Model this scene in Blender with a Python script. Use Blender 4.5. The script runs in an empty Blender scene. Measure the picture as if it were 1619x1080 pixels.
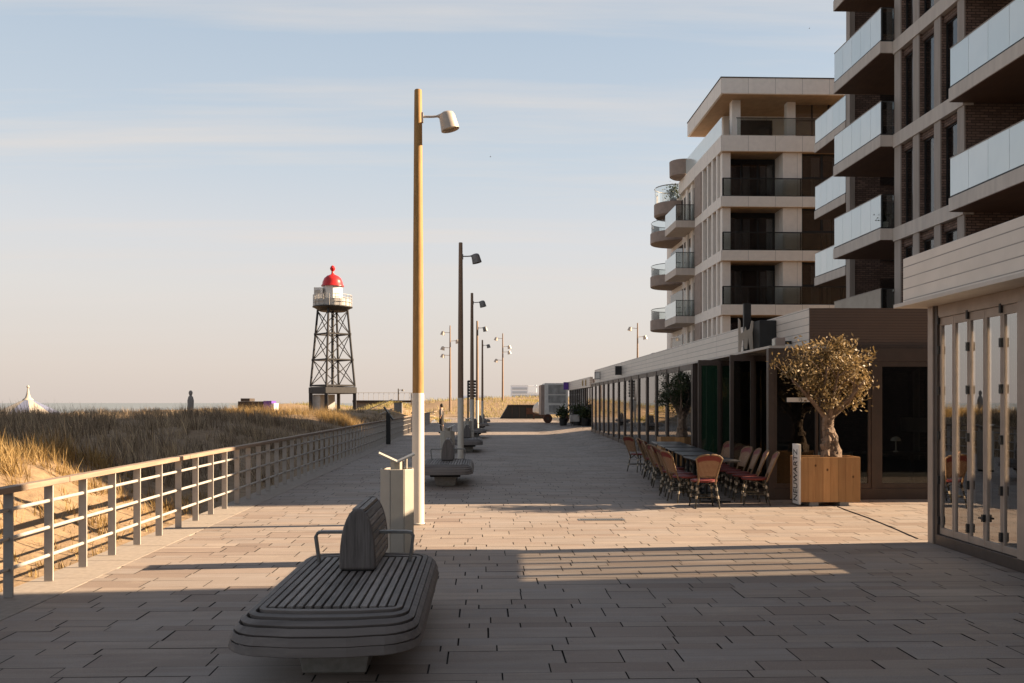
import bpy, bmesh, math, random
import numpy as np
from mathutils import Vector, Matrix
random.seed(7); rng = np.random.default_rng(11)
scene = bpy.context.scene
COL = scene.collection
PI = math.pi

# ------------------------------------------------------------------ materials
def new_mat(name):
    m = bpy.data.materials.new(name); m.use_nodes = True
    nt = m.node_tree; nt.nodes.clear()
    out = nt.nodes.new('ShaderNodeOutputMaterial')
    return m, nt, out
def N(nt, t, **k):
    n = nt.nodes.new(t)
    for a, b in k.items():
        if a in n.inputs.keys() if hasattr(n.inputs, 'keys') else False: n.inputs[a].default_value = b
        else: setattr(n, a, b)
    return n
def rgba(c): return (c[0], c[1], c[2], 1.0)
def ramp(nt, fac, stops):
    r = nt.nodes.new('ShaderNodeValToRGB')
    e = r.color_ramp.elements
    while len(e) < len(stops): e.new(0.5)
    for i, (p, c) in enumerate(stops):
        e[i].position = p; e[i].color = rgba(c) if len(c) == 3 else c
    nt.links.new(fac, r.inputs[0]); return r.outputs[0]
def coords(nt, scale=(1, 1, 1), kind='Object'):
    t = nt.nodes.new('ShaderNodeTexCoord'); mp = nt.nodes.new('ShaderNodeMapping')
    mp.inputs['Scale'].default_value = scale
    nt.links.new(t.outputs[kind], mp.inputs['Vector']); return mp.outputs[0]
def noise(nt, vec, scale, detail=4, rough=0.55):
    n = nt.nodes.new('ShaderNodeTexNoise'); n.inputs['Scale'].default_value = scale
    n.inputs['Detail'].default_value = detail; n.inputs['Roughness'].default_value = rough
    nt.links.new(vec, n.inputs['Vector']); return n.outputs[0]
def mix(nt, fac, a, b, mode='MIX'):
    m = nt.nodes.new('ShaderNodeMix'); m.data_type = 'RGBA'; m.blend_type = mode
    for sock, v in ((m.inputs[0], fac), (m.inputs[6], a), (m.inputs[7], b)):
        if isinstance(v, (int, float)): sock.default_value = v
        elif isinstance(v, tuple): sock.default_value = rgba(v)
        else: nt.links.new(v, sock)
    return m.outputs[2]
def bump(nt, h, strength=0.3, dist=0.01):
    b = nt.nodes.new('ShaderNodeBump'); b.inputs['Strength'].default_value = strength
    b.inputs['Distance'].default_value = dist
    nt.links.new(h, b.inputs['Height']); return b.outputs[0]
def principled(nt, out, col, rough=0.6, metal=0.0, normal=None, spec=0.5, emit=None):
    p = nt.nodes.new('ShaderNodeBsdfPrincipled')
    if isinstance(col, tuple): p.inputs['Base Color'].default_value = rgba(col)
    else: nt.links.new(col, p.inputs['Base Color'])
    if isinstance(rough, (int, float)): p.inputs['Roughness'].default_value = rough
    else: nt.links.new(rough, p.inputs['Roughness'])
    p.inputs['Metallic'].default_value = metal
    p.inputs['Specular IOR Level'].default_value = spec
    if normal is not None: nt.links.new(normal, p.inputs['Normal'])
    nt.links.new(p.outputs[0], out.inputs[0]); return p
def simple(name, a, b=None, rough=0.6, metal=0.0, scale=(1, 1, 1), ns=6, bs=0.2, bd=0.005, spec=0.4, detail=5):
    """base colour a, mottled towards b by noise stretched by scale"""
    m, nt, out = new_mat(name)
    if b is None: b = tuple(x * 0.8 for x in a)
    v = coords(nt, scale); n = noise(nt, v, ns, detail)
    c = ramp(nt, n, [(0.3, a), (0.72, b)])
    nm = bump(nt, n, bs, bd) if bs else None
    rr = nt.nodes.new('ShaderNodeMapRange'); nt.links.new(n, rr.inputs[0])
    rr.inputs[3].default_value = rough - 0.08; rr.inputs[4].default_value = min(1, rough + 0.1)
    principled(nt, out, c, rr.outputs[0], metal, nm, spec); return m
def wood(name, a, b, axis='Y', rough=0.65, ns=9, stretch=14, island=0.0, knots=False):
    m, nt, out = new_mat(name)
    s = {'X': (1, stretch, stretch), 'Y': (stretch, 1, stretch), 'Z': (stretch, stretch, 1)}[axis]
    v = coords(nt, s); n = noise(nt, v, ns / 8, 6, 0.65)
    v2 = coords(nt, (1, 1, 1)); n2 = noise(nt, v2, 2.2, 3)
    c = ramp(nt, n, [(0.28, a), (0.7, b)])
    c = mix(nt, ramp(nt, n2, [(0.4, (0, 0, 0)), (0.75, (1, 1, 1))]), c, tuple(x * 0.72 for x in a))
    if island:
        g = nt.nodes.new('ShaderNodeNewGeometry')
        t = ramp(nt, g.outputs['Random Per Island'], [(0, (1 - island,) * 3), (1, (1 + island * .6,) * 3)])
        c = mix(nt, 1.0, c, t, 'MULTIPLY')
    if knots:
        vo = nt.nodes.new('ShaderNodeTexVoronoi'); vo.inputs['Scale'].default_value = 5.5
        nt.links.new(coords(nt, (1, 1, .8)), vo.inputs['Vector'])
        c = mix(nt, ramp(nt, vo.outputs['Distance'], [(0.06, (1, 1, 1)), (0.13, (0, 0, 0))]), c, (0.10, 0.04, 0.015))
    principled(nt, out, c, rough, 0, bump(nt, n, 0.35, 0.004), 0.3); return m
def boards(name, a, rough=0.5, row=0.13, length=3.1, mortar=0.007, dark=0.35, vert=False):
    """cladding boards: thin shadow grooves, u runs along X+Y, v along Z"""
    m, nt, out = new_mat(name)
    t = nt.nodes.new('ShaderNodeTexCoord'); sp = nt.nodes.new('ShaderNodeSeparateXYZ'); nt.links.new(t.outputs['Object'], sp.inputs[0])
    ad = nt.nodes.new('ShaderNodeMath'); nt.links.new(sp.outputs[0], ad.inputs[0]); nt.links.new(sp.outputs[1], ad.inputs[1])
    cb = nt.nodes.new('ShaderNodeCombineXYZ'); nt.links.new(ad.outputs[0], cb.inputs[0]); nt.links.new(sp.outputs[2], cb.inputs[1])
    br = nt.nodes.new('ShaderNodeTexBrick'); br.offset = 0; br.squash = 1
    br.inputs['Scale'].default_value = 1; br.inputs['Mortar Size'].default_value = mortar
    br.inputs['Brick Width'].default_value = length; br.inputs['Row Height'].default_value = row
    br.inputs['Color1'].default_value = rgba(a); br.inputs['Color2'].default_value = rgba(tuple(x * .93 for x in a))
    br.inputs['Mortar'].default_value = rgba(tuple(x * dark for x in a))
    nt.links.new(cb.outputs[0], br.inputs['Vector'])
    n = noise(nt, coords(nt, (1, 1, 1)), 3, 5)
    c = mix(nt, ramp(nt, n, [(0.35, (0, 0, 0)), (0.8, (.5, .5, .5))]), br.outputs['Color'], tuple(x * .75 for x in a))
    inv = nt.nodes.new('ShaderNodeInvert'); nt.links.new(br.outputs['Fac'], inv.inputs[1])
    principled(nt, out, c, rough, 0, bump(nt, inv.outputs[0], 0.5, 0.008), 0.35); return m
def brickmat(name):
    m, nt, out = new_mat(name)
    t = nt.nodes.new('ShaderNodeTexCoord'); sp = nt.nodes.new('ShaderNodeSeparateXYZ'); nt.links.new(t.outputs['Object'], sp.inputs[0])
    ad = nt.nodes.new('ShaderNodeMath'); nt.links.new(sp.outputs[0], ad.inputs[0]); nt.links.new(sp.outputs[1], ad.inputs[1])
    cb = nt.nodes.new('ShaderNodeCombineXYZ'); nt.links.new(ad.outputs[0], cb.inputs[0]); nt.links.new(sp.outputs[2], cb.inputs[1])
    br = nt.nodes.new('ShaderNodeTexBrick')
    br.inputs['Scale'].default_value = 1; br.inputs['Mortar Size'].default_value = 0.011; br.inputs['Bias'].default_value = -.1
    br.inputs['Brick Width'].default_value = 0.23; br.inputs['Row Height'].default_value = 0.075
    br.inputs['Color1'].default_value = (.27, .175, .135, 1); br.inputs['Color2'].default_value = (.12, .08, .065, 1)
    br.inputs['Mortar'].default_value = (.05, .042, .038, 1)
    nt.links.new(cb.outputs[0], br.inputs['Vector'])
    n = noise(nt, coords(nt, (1, 1, 1)), 1.3, 4)
    c = mix(nt, ramp(nt, n, [(.3, (0, 0, 0)), (.8, (.6, .6, .6))]), br.outputs['Color'], (.10, .065, .05))
    inv = nt.nodes.new('ShaderNodeInvert'); nt.links.new(br.outputs['Fac'], inv.inputs[1])
    principled(nt, out, c, .85, 0, bump(nt, inv.outputs[0], .6, .01), .2); return m
def glassmat(name, tint=(.8, .85, .85), boost=0.35, mult=1.4, rough=0.02, body=0.0, bodycol=(.02, .025, .03)):
    """see-through pane: transparent + mirror by angle, optionally an opaque body"""
    m, nt, out = new_mat(name)
    tr = nt.nodes.new('ShaderNodeBsdfTransparent'); tr.inputs[0].default_value = rgba(tint)
    gl = nt.nodes.new('ShaderNodeBsdfGlossy'); gl.inputs['Roughness'].default_value = rough; gl.inputs[0].default_value = (.95, .95, .95, 1)
    bw = noise(nt, coords(nt, (1, 1, .4)), 1.1, 2); nt.links.new(bump(nt, bw, .05, .03), gl.inputs['Normal'])
    fr = nt.nodes.new('ShaderNodeFresnel'); fr.inputs[0].default_value = 1.5
    mu = nt.nodes.new('ShaderNodeMath'); mu.operation = 'MULTIPLY_ADD'; mu.use_clamp = True
    nt.links.new(fr.outputs[0], mu.inputs[0]); mu.inputs[1].default_value = mult; mu.inputs[2].default_value = boost
    base = tr.outputs[0]
    if body:
        df = nt.nodes.new('ShaderNodeBsdfDiffuse'); df.inputs[0].default_value = rgba(bodycol)
        mb = nt.nodes.new('ShaderNodeMixShader'); mb.inputs[0].default_value = body
        nt.links.new(tr.outputs[0], mb.inputs[1]); nt.links.new(df.outputs[0], mb.inputs[2]); base = mb.outputs[0]
    ms = nt.nodes.new('ShaderNodeMixShader'); nt.links.new(mu.outputs[0], ms.inputs[0])
    nt.links.new(base, ms.inputs[1]); nt.links.new(gl.outputs[0], ms.inputs[2]); nt.links.new(ms.outputs[0], out.inputs[0])
    return m
def leafmat(name, stops, trans=0.35, rough=.5, patch=0):
    m, nt, out = new_mat(name)
    g = nt.nodes.new('ShaderNodeNewGeometry')
    c = ramp(nt, g.outputs['Random Per Island'], stops)
    if patch:      # clumps of different age and species
        pn = noise(nt, coords(nt, (1, 1, .3)), 1.1, 4, .6)
        c = mix(nt, 1.0, c, ramp(nt, pn, [(.32, (.42, .36, .34)), (.5, (.9, .88, .85)), (.68, (1.5, 1.4, 1.2))]), 'MULTIPLY')
    p = nt.nodes.new('ShaderNodeBsdfPrincipled'); p.inputs['Roughness'].default_value = rough; p.inputs['Specular IOR Level'].default_value = .25
    nt.links.new(c, p.inputs['Base Color'])
    t = nt.nodes.new('ShaderNodeBsdfTranslucent'); nt.links.new(c, t.inputs[0])
    ms = nt.nodes.new('ShaderNodeMixShader'); ms.inputs[0].default_value = trans
    nt.links.new(p.outputs[0], ms.inputs[1]); nt.links.new(t.outputs[0], ms.inputs[2]); nt.links.new(ms.outputs[0], out.inputs[0])
    return m

def pavermat():
    m, nt, out = new_mat('paver_stone')
    g = nt.nodes.new('ShaderNodeNewGeometry')
    per = ramp(nt, g.outputs['Random Per Island'], [(0, (.165, .118, .092)), (.12, (.225, .168, .135)), (.3, (.26, .215, .185)), (.5, (.285, .228, .185)), (.7, (.27, .235, .212)), (.88, (.24, .205, .182)), (1, (.35, .285, .235))])
    n = noise(nt, coords(nt, (.55, 7, 1)), 1.5, 6, .68)          # rows differ in tone, grain runs along the course
    c = mix(nt, ramp(nt, n, [(.34, (0, 0, 0)), (.72, (.8, .8, .8))]), per, (.185, .138, .11))
    n2 = noise(nt, coords(nt, (.5, .8, 1)), .8, 6, .65)           # broad damp and dirt stains
    c = mix(nt, ramp(nt, n2, [(.46, (0, 0, 0)), (.72, (.6, .6, .6))]), c, (.17, .135, .112))
    n5 = noise(nt, coords(nt, (.8, 1.6, 1)), 1.7, 7, .7)          # pale blown sand and salt
    c = mix(nt, ramp(nt, n5, [(.56, (0, 0, 0)), (.78, (.45, .45, .45))]), c, (.40, .33, .26))
    vo = nt.nodes.new('ShaderNodeTexVoronoi'); vo.inputs['Scale'].default_value = 1.7; nt.links.new(coords(nt), vo.inputs['Vector'])
    c = mix(nt, ramp(nt, vo.outputs['Distance'], [(.018, (.75, .75, .75)), (.03, (0, 0, 0))]), c, (.09, .075, .065))   # old gum
    n3 = noise(nt, coords(nt, (1, 1, 1)), 130, 3)
    c = mix(nt, .16, c, ramp(nt, n3, [(.35, (.1, .085, .075)), (.65, (.52, .45, .39))]))
    rr = nt.nodes.new('ShaderNodeMapRange'); nt.links.new(n2, rr.inputs[0]); rr.inputs[3].default_value = .5; rr.inputs[4].default_value = .85
    h = mix(nt, .5, n3, noise(nt, coords(nt), 9, 4))
    principled(nt, out, c, rr.outputs[0], 0, bump(nt, h, .3, .006), .35); return m

M = {}
M['paver'] = pavermat()
M['joint'] = simple('joint_grit', (.035, .03, .026), (.02, .018, .016), .95, ns=60)
M['kerb'] = simple('kerb_concrete', (.30, .255, .215), (.23, .195, .165), .85, ns=14, bs=.3)
M['ground'] = simple('ground_sand', (.34, .27, .19), (.25, .2, .14), .95, ns=.4)
M['sand'] = simple('dune_sand', (.27, .185, .108), (.175, .118, .068), .95, ns=5, bs=.9, bd=.06, detail=8)
M['concrete'] = simple('plinth_concrete', (.30, .28, .26), (.22, .21, .19), .85, ns=20, bs=.25)
M['rail_metal'] = simple('rail_paint', (.40, .37, .34), (.32, .29, .26), .5, ns=8, bs=.05, spec=.5)
M['hand_wood'] = wood('weathered_handrail', (.33, .24, .175), (.19, .14, .105), 'Y', ns=14)
M['bench_wood'] = wood('weathered_bench_wood', (.33, .295, .27), (.085, .073, .067), 'Y', ns=26, island=.42)
M['bench_edge'] = wood('weathered_bench_edge_shaded', (.215, .188, .172), (.10, .087, .08), 'X', ns=9, stretch=16, island=.3)  # darker than the seat slats: shade on the rim is put into the colour
M['bench_cap'] = wood('bench_end_wood', (.20, .178, .168), (.075, .067, .063), 'Z', ns=22, stretch=16)
M['bench_dark'] = simple('bench_underframe', (.02, .018, .016), None, .8)
M['galv'] = simple('galvanised_steel', (.22, .22, .215), (.15, .15, .15), .45, .6, ns=12, bs=.05)
M['bin'] = simple('bin_enamel', (.42, .385, .33), (.36, .33, .285), .45, ns=5, bs=.03, spec=.5)
M['bin_gap'] = simple('bin_shadow_gap', (.03, .03, .03), None, .8)
M['pole_white'] = simple('pole_paint', (.62, .57, .49), (.52, .47, .40), .45, ns=4, scale=(1, 1, .3), bs=.03, spec=.5)
M['pole_wood'] = wood('pole_timber', (.44, .255, .09), (.22, .115, .038), 'Z', ns=24, stretch=10)
M['pole_wood2'] = wood('pole_timber_shaded', (.30, .20, .135), (.19, .125, .085), 'Z', ns=10, stretch=10)  # darker copy of the pole timber, shade of the farther posts painted in
M['lamp_grey'] = simple('lamp_housing', (.48, .42, .36), (.40, .35, .30), .4, .1, ns=6, bs=.03, spec=.5)
M['lamp_dark'] = simple('lamp_housing_dark', (.22, .21, .20), (.17, .165, .16), .45, .2, ns=6, bs=.03)  # darker copy of the housing, used for lamp heads standing in shade
M['lens'] = simple('lamp_lens', (.5, .48, .42), None, .25, spec=.6)
M['brick'] = brickmat('brown_brick')
M['beige'] = simple('beige_composite', (.38, .325, .285), (.30, .255, .22), .7, scale=(2.2, 2.2, .22), ns=2.5, bs=.05)
M['beigeslab'] = simple('beige_slab', (.60, .53, .465), (.49, .43, .38), .75, scale=(2, 2, .35), ns=2.2, bs=.05)
M['soffit'] = wood('soffit_timber', (.17, .10, .065), (.12, .07, .045), 'Y', ns=10)
M['white_panel'] = boards('pale_facade_panels', (.83, .765, .695), .6, 30, 1.75, .015, .5)
M['white_wood'] = wood('pale_soffit_timber', (.50, .33, .19), (.40, .26, .15), 'Y', ns=8)
M['taupe'] = simple('taupe_cladding', (.33, .255, .215), (.26, .205, .175), .7, ns=3)
M['frost'] = None
M['darkglass'] = glassmat('dark_window', (.7, .7, .7), .05, 1.1, .01, .15, (.02, .02, .022))
M['sidepane'] = glassmat('side_window_pane', (.5, .5, .5), .04, .8, .03, .9, (.07, .062, .056))
M['netcurtain'] = simple('net_curtain', (.80, .78, .74), (.62, .60, .57), .9, scale=(14, 14, .3), ns=2, bs=.3, bd=.03)
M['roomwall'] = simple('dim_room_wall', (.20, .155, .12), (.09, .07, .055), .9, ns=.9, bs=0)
M['midglass'] = glassmat('smoked_balustrade', (.80, .83, .82), .035, .9, .02, .03, (.05, .055, .055))
M['pane'] = glassmat('clear_pane', (.98, .98, .96), .24, 1.6, .01)
M['doorpane'] = glassmat('dark_door_pane', (.55, .57, .55), .02, .9, .02, .1, (.01, .012, .012))
M['mirrorpane'] = glassmat('bay_window_pane', (.6, .6, .58), .05, 1.0, .02, .2, (.03, .03, .03))
M['greenpane'] = glassmat('green_door_pane', (.25, .45, .33), .06, 1.0, .03, .6, (.022, .06, .036))
M['frame'] = simple('bronze_frame', (.075, .056, .047), (.058, .044, .037), .45, .2, ns=5, bs=.03)
M['framelight'] = simple('taupe_frame', (.32, .255, .21), (.26, .21, .175), .45, .1, ns=5, bs=.03)
M['fascia'] = boards('beige_fascia_boards', (.66, .585, .51), .38, .138, 3.2)
M['fasciabrown'] = boards('brown_fascia_boards', (.115, .078, .06), .55, .05, 60, .004)
M['black'] = simple('black_steel', (.018, .018, .018), (.012, .012, .012), .5, ns=5)
M['interior'] = simple('dark_interior', (.035, .028, .022), (.02, .016, .013), .85)
M['curtain'] = simple('pale_curtain', (.42, .38, .32), (.30, .27, .22), .9, scale=(1, 14, .3), ns=3, bs=.4, bd=.03)
M['ledge'] = simple('roof_edge', (.50, .45, .40), (.44, .40, .35), .5)
M['planter'] = wood('planter_pine', (.52, .285, .12), (.37, .18, .07), 'Z', ns=9, stretch=16, island=.28, knots=True)
M['soil'] = simple('planter_soil', (.035, .025, .018), (.02, .015, .01), 1, ns=30)
M['bark'] = simple('olive_bark', (.24, .165, .115), (.08, .055, .04), .95, scale=(1, 1, .35), ns=16, bs=1, bd=.03)
M['olive'] = leafmat('olive_leaf', [(0, (.075, .052, .02)), (.35, (.155, .105, .042)), (.7, (.25, .17, .075)), (1, (.40, .29, .155))], .3)
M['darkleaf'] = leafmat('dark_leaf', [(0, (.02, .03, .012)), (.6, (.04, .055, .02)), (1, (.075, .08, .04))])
M['straw'] = leafmat('marram_straw', [(0, (.17, .105, .035)), (.4, (.30, .195, .075)), (.8, (.40, .275, .115)), (1, (.48, .35, .17))], .35, .7)
M['scrub'] = leafmat('dune_scrub_stalks', [(0, (.13, .10, .072)), (.4, (.26, .205, .148)), (.8, (.40, .32, .23)), (1, (.56, .45, .31))], .3, .8, 1)
M['green'] = leafmat('dune_green_grass', [(0, (.16, .15, .05)), (.5, (.30, .25, .09)), (1, (.46, .36, .15))], .3, .8)
M['chair_wood'] = wood('rattan_frame', (.23, .14, .075), (.15, .088, .045), 'Z', ns=12)
M['chair_leg'] = simple('dark_rattan_leg', (.06, .045, .025), (.03, .025, .015), .5, ns=20)
M['chair_wrap'] = simple('cream_binding', (.42, .35, .26), (.33, .27, .2), .7, ns=60)
M['chair_red'] = simple('red_weave', (.17, .022, .016), (.10, .014, .01), .6, ns=70, bs=.5)
M['table'] = simple('dark_table_top', (.05, .047, .046), (.03, .028, .027), .35, ns=5, bs=.05, spec=.5)
M['red'] = simple('red_dome_paint', (.55, .025, .025), (.42, .015, .018), .35, ns=5, bs=.03)
M['lh_white'] = simple('white_lantern_paint', (.70, .68, .65), (.58, .56, .53), .5, ns=3, bs=.05)
M['lh_grey'] = simple('grey_rail_steel', (.42, .40, .375), None, .5, ns=4)
M['lh_steel'] = simple('black_lattice_steel', (.028, .026, .028), (.018, .017, .018), .6, ns=5)
M['dim'] = simple('weathered_dark_timber', (.07, .055, .045), (.04, .03, .025), .8, ns=4)
M['white'] = simple('white_paint', (.72, .69, .64), (.6, .57, .53), .6, ns=4)
M['blueish'] = simple('blue_tent_cloth', (.15, .17, .26), (.12, .135, .2), .8, ns=3)
M['cream'] = simple('cream_tent_cloth', (.44, .385, .32), (.37, .32, .265), .8, ns=3)
M['purple'] = simple('purple_board', (.12, .05, .30), None, .6)
M['statue'] = simple('statue_stone', (.26, .24, .22), (.2, .18, .17), .9, ns=6)
M['coat'] = simple('dark_coat', (.022, .02, .022), (.014, .013, .014), .9)
M['sleeve'] = simple('grey_jacket', (.24, .215, .20), None, .9)
M['skin'] = simple('skin', (.45, .27, .19), None, .6)
M['hair'] = simple('dark_hair', (.02, .015, .01), None, .7)
M['rust'] = simple('rust_red_steel', (.08, .032, .02), (.05, .02, .012), .8, ns=6)
M['gold'] = simple('gold_letters', (.55, .36, .12), None, .4, .3)
M['farconc'] = simple('hazed_concrete', (.80, .84, .92), (.74, .78, .86), .9, ns=.05)  # pale blue colour stands in for haze over distance
M['farglass'] = simple('hazed_windows', (.50, .56, .66), None, .5)  # window bands paled for the same painted haze
M['photoboard'] = simple('grey_print', (.42, .41, .39), (.18, .17, .16), .7, ns=1.6)
M['lampshade'] = simple('white_lampshade', (.75, .70, .62), None, .6)
M['tarp'] = simple('white_tarp', (.72, .67, .60), (.58, .54, .48), .8, ns=4, bs=.6, bd=.05)
def frostmat():
    m, nt, out = new_mat('frosted_balustrade')
    d = nt.nodes.new('ShaderNodeBsdfDiffuse'); d.inputs[0].default_value = (.82, .92, .93, 1)
    t = nt.nodes.new('ShaderNodeBsdfTranslucent'); t.inputs[0].default_value = (.82, .92, .93, 1)
    g = nt.nodes.new('ShaderNodeBsdfGlossy'); g.inputs['Roughness'].default_value = .12; g.inputs[0].default_value = (.95, .97, .97, 1)
    oi = nt.nodes.new('ShaderNodeObjectInfo'); cv = ramp(nt, oi.outputs['Random'], [(0, (.74, .85, .87)), (1, (.87, .94, .95))])  # random tone per panel imitates varied reflections
    sm = noise(nt, coords(nt, (1, 1, .5)), 2.0, 3); cv = mix(nt, ramp(nt, sm, [(.45, (0, 0, 0)), (.8, (.35, .35, .35))]), cv, (.62, .72, .76))
    nt.links.new(cv, d.inputs[0])
    a = nt.nodes.new('ShaderNodeMixShader'); a.inputs[0].default_value = .2
    nt.links.new(d.outputs[0], a.inputs[1]); nt.links.new(t.outputs[0], a.inputs[2])
    fr = nt.nodes.new('ShaderNodeFresnel'); fr.inputs[0].default_value = 1.5
    mu = nt.nodes.new('ShaderNodeMath'); mu.operation = 'MULTIPLY_ADD'; mu.use_clamp = True
    nt.links.new(fr.outputs[0], mu.inputs[0]); mu.inputs[1].default_value = 1.2; mu.inputs[2].default_value = .15
    b = nt.nodes.new('ShaderNodeMixShader'); nt.links.new(mu.outputs[0], b.inputs[0])
    nt.links.new(a.outputs[0], b.inputs[1]); nt.links.new(g.outputs[0], b.inputs[2]); nt.links.new(b.outputs[0], out.inputs[0]); return m
M['frost'] = frostmat()
def weavemat():
    m, nt, out = new_mat('cream_red_weave')
    ch = nt.nodes.new('ShaderNodeTexChecker'); ch.inputs['Scale'].default_value = 1
    mp = nt.nodes.new('ShaderNodeMapping'); mp.inputs['Rotation'].default_value = (0, .78, 0); mp.inputs['Scale'].default_value = (70, 1, 70)
    t = nt.nodes.new('ShaderNodeTexCoord'); nt.links.new(t.outputs['Object'], mp.inputs[0]); nt.links.new(mp.outputs[0], ch.inputs[0])
    ch.inputs[1].default_value = (.32, .215, .125, 1); ch.inputs[2].default_value = (.14, .045, .025, 1)
    principled(nt, out, ch.outputs[0], .7, 0, None, .3); return m
M['weave'] = weavemat()
def seamat():
    m, nt, out = new_mat('sea_water')
    n = noise(nt, coords(nt, (.02, .1, 1)), 1.0, 6, .6)
    c = ramp(nt, n, [(.3, (.13, .15, .165)), (.75, (.19, .205, .215))])
    principled(nt, out, c, .5, 0, bump(nt, n, .4, .4), .4); return m
M['sea'] = seamat()

# ------------------------------------------------------------------ mesh helpers
OFF = {}
class MB:
    def __init__(s): s.v = []; s.f = []
    def add(s, vs, fs):
        o = len(s.v); s.v += [tuple(v) for v in vs]; s.f += [tuple(i + o for i in f) for f in fs]; return s
    def box(s, x0, x1, y0, y1, z0, z1):
        if x1 < x0: x0, x1 = x1, x0
        if y1 < y0: y0, y1 = y1, y0
        if z1 < z0: z0, z1 = z1, z0
        return s.add([(x0, y0, z0), (x1, y0, z0), (x1, y1, z0), (x0, y1, z0), (x0, y0, z1), (x1, y0, z1), (x1, y1, z1), (x0, y1, z1)],
                     [(0, 3, 2, 1), (4, 5, 6, 7), (0, 1, 5, 4), (1, 2, 6, 5), (2, 3, 7, 6), (3, 0, 4, 7)])
    def tube(s, pts, rad, n=8, cap=True, jitter=0.0):
        pts = [Vector(p) for p in pts]
        if isinstance(rad, (int, float)): rad = [rad] * len(pts)
        o = len(s.v); up = None
        for i, p in enumerate(pts):
            d = (pts[min(i + 1, len(pts) - 1)] - pts[max(i - 1, 0)]).normalized()
            if up is None: up = Vector((1, 0, 0)) if abs(d.x) < .9 else Vector((0, 1, 0))
            a = d.cross(up).normalized(); b = d.cross(a).normalized(); up = b.cross(d) if False else up
            for k in range(n):
                t = 2 * PI * k / n; r = rad[i] * (1 + (random.uniform(-jitter, jitter) if jitter else 0))
                s.v.append(tuple(p + a * math.cos(t) * r + b * math.sin(t) * r))
        for i in range(len(pts) - 1):
            for k in range(n):
                k2 = (k + 1) % n
                s.f.append((o + i * n + k, o + i * n + k2, o + (i + 1) * n + k2, o + (i + 1) * n + k))
        if cap:
            s.f.append(tuple(o + k for k in range(n))[::-1]); s.f.append(tuple(o + (len(pts) - 1) * n + k for k in range(n)))
        return s
    def lathe(s, prof, c=(0, 0, 0), n=16, rot=None, cap=True, sx=1, sy=1, phase=0):
        o = len(s.v); R = rot or Matrix.Identity(3)
        for r, z in prof:
            for k in range(n):
                t = 2 * PI * k / n + phase
                s.v.append(tuple(Vector(c) + R @ Vector((r * math.cos(t) * sx, r * math.sin(t) * sy, z))))
        for i in range(len(prof) - 1):
            for k in range(n):
                k2 = (k + 1) % n
                s.f.append((o + i * n + k, o + i * n + k2, o + (i + 1) * n + k2, o + (i + 1) * n + k))
        if cap:
            s.f.append(tuple(o + k for k in range(n))[::-1]); s.f.append(tuple(o + (len(prof) - 1) * n + k for k in range(n)))
        return s
    def prism(s, poly, a0, a1, axis='Y'):
        """poly in the two other axes (in order), extruded from a0 to a1"""
        n = len(poly)
        def P(u, v, a): return {'X': (a, u, v), 'Y': (u, a, v), 'Z': (u, v, a)}[axis]
        vs = [P(u, v, a0) for u, v in poly] + [P(u, v, a1) for u, v in poly]
        fs = [tuple(range(n)), tuple(range(n, 2 * n))[::-1]] + [(i, n + i, n + (i + 1) % n, (i + 1) % n) for i in range(n)]
        return s.add(vs, fs)
    def build(s, name, mat, parent=None, smooth=False, bev=0.0):
        me = bpy.data.meshes.new(name)
        off = OFF.get(parent.name, Vector((0, 0, 0))) if parent else Vector((0, 0, 0))
        me.from_pydata([(v[0] - off.x, v[1] - off.y, v[2] - off.z) for v in s.v], [], s.f)
        bm = bmesh.new(); bm.from_mesh(me); bmesh.ops.recalc_face_normals(bm, faces=bm.faces); bm.to_mesh(me); bm.free()
        o = bpy.data.objects.new(name, me); COL.objects.link(o)
        me.materials.append(M[mat] if isinstance(mat, str) else mat)
        if smooth:
            for p in me.polygons: p.use_smooth = True
            try: me.set_sharp_from_angle(angle=math.radians(38))
            except Exception: pass
        if bev:
            b = o.modifiers.new('bevel', 'BEVEL'); b.width = bev; b.segments = 2; b.limit_method = 'ANGLE'; b.angle_limit = .6
        if parent: o.parent = parent; OFF[o.name] = off
        return o
def tag(o, label=None, cat=None, group=None, kind=None):
    if label: o['label'] = label
    if cat: o['category'] = cat
    if group: o['group'] = group
    if kind: o['kind'] = kind
    return o
def thing(name, label, cat, loc=(0, 0, 0), group=None):
    """an Empty at the thing's base; its parts are then modelled in world metres"""
    o = bpy.data.objects.new(name, None); o.empty_display_size = .2; COL.objects.link(o); o.location = loc
    OFF[o.name] = Vector(loc); return tag(o, label, cat, group)
def copy_tree(o, parent=None):
    c = o.copy(); COL.objects.link(c); c.parent = parent
    for ch in [x for x in bpy.data.objects if x.parent == o]: copy_tree(ch, c)
    return c
def dup(o, loc, rz=0, label=None):
    c = copy_tree(o); c.location = loc; c.rotation_euler = (0, 0, rz)
    if label: c['label'] = label
    return c
def text_mesh(name, body, size, mat, parent, loc, rot, extrude=.004):
    cu = bpy.data.curves.new(name, 'FONT'); cu.body = body; cu.size = size; cu.extrude = extrude; cu.align_x = 'CENTER'; cu.align_y = 'CENTER'
    t = bpy.data.objects.new(name, cu); COL.objects.link(t)
    bpy.context.view_layer.update()
    me = bpy.data.meshes.new_from_object(t.evaluated_get(bpy.context.evaluated_depsgraph_get()))
    bpy.data.objects.remove(t); me.name = name
    o = bpy.data.objects.new(name, me); COL.objects.link(o); me.materials.clear(); me.materials.append(M[mat])
    off = OFF.get(parent.name, Vector((0, 0, 0)))
    o.parent = parent; o.location = Vector(loc) - off; o.rotation_euler = rot; return o
def smooth01(t): t = max(0, min(1, t)); return t * t * (3 - 2 * t)
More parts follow.
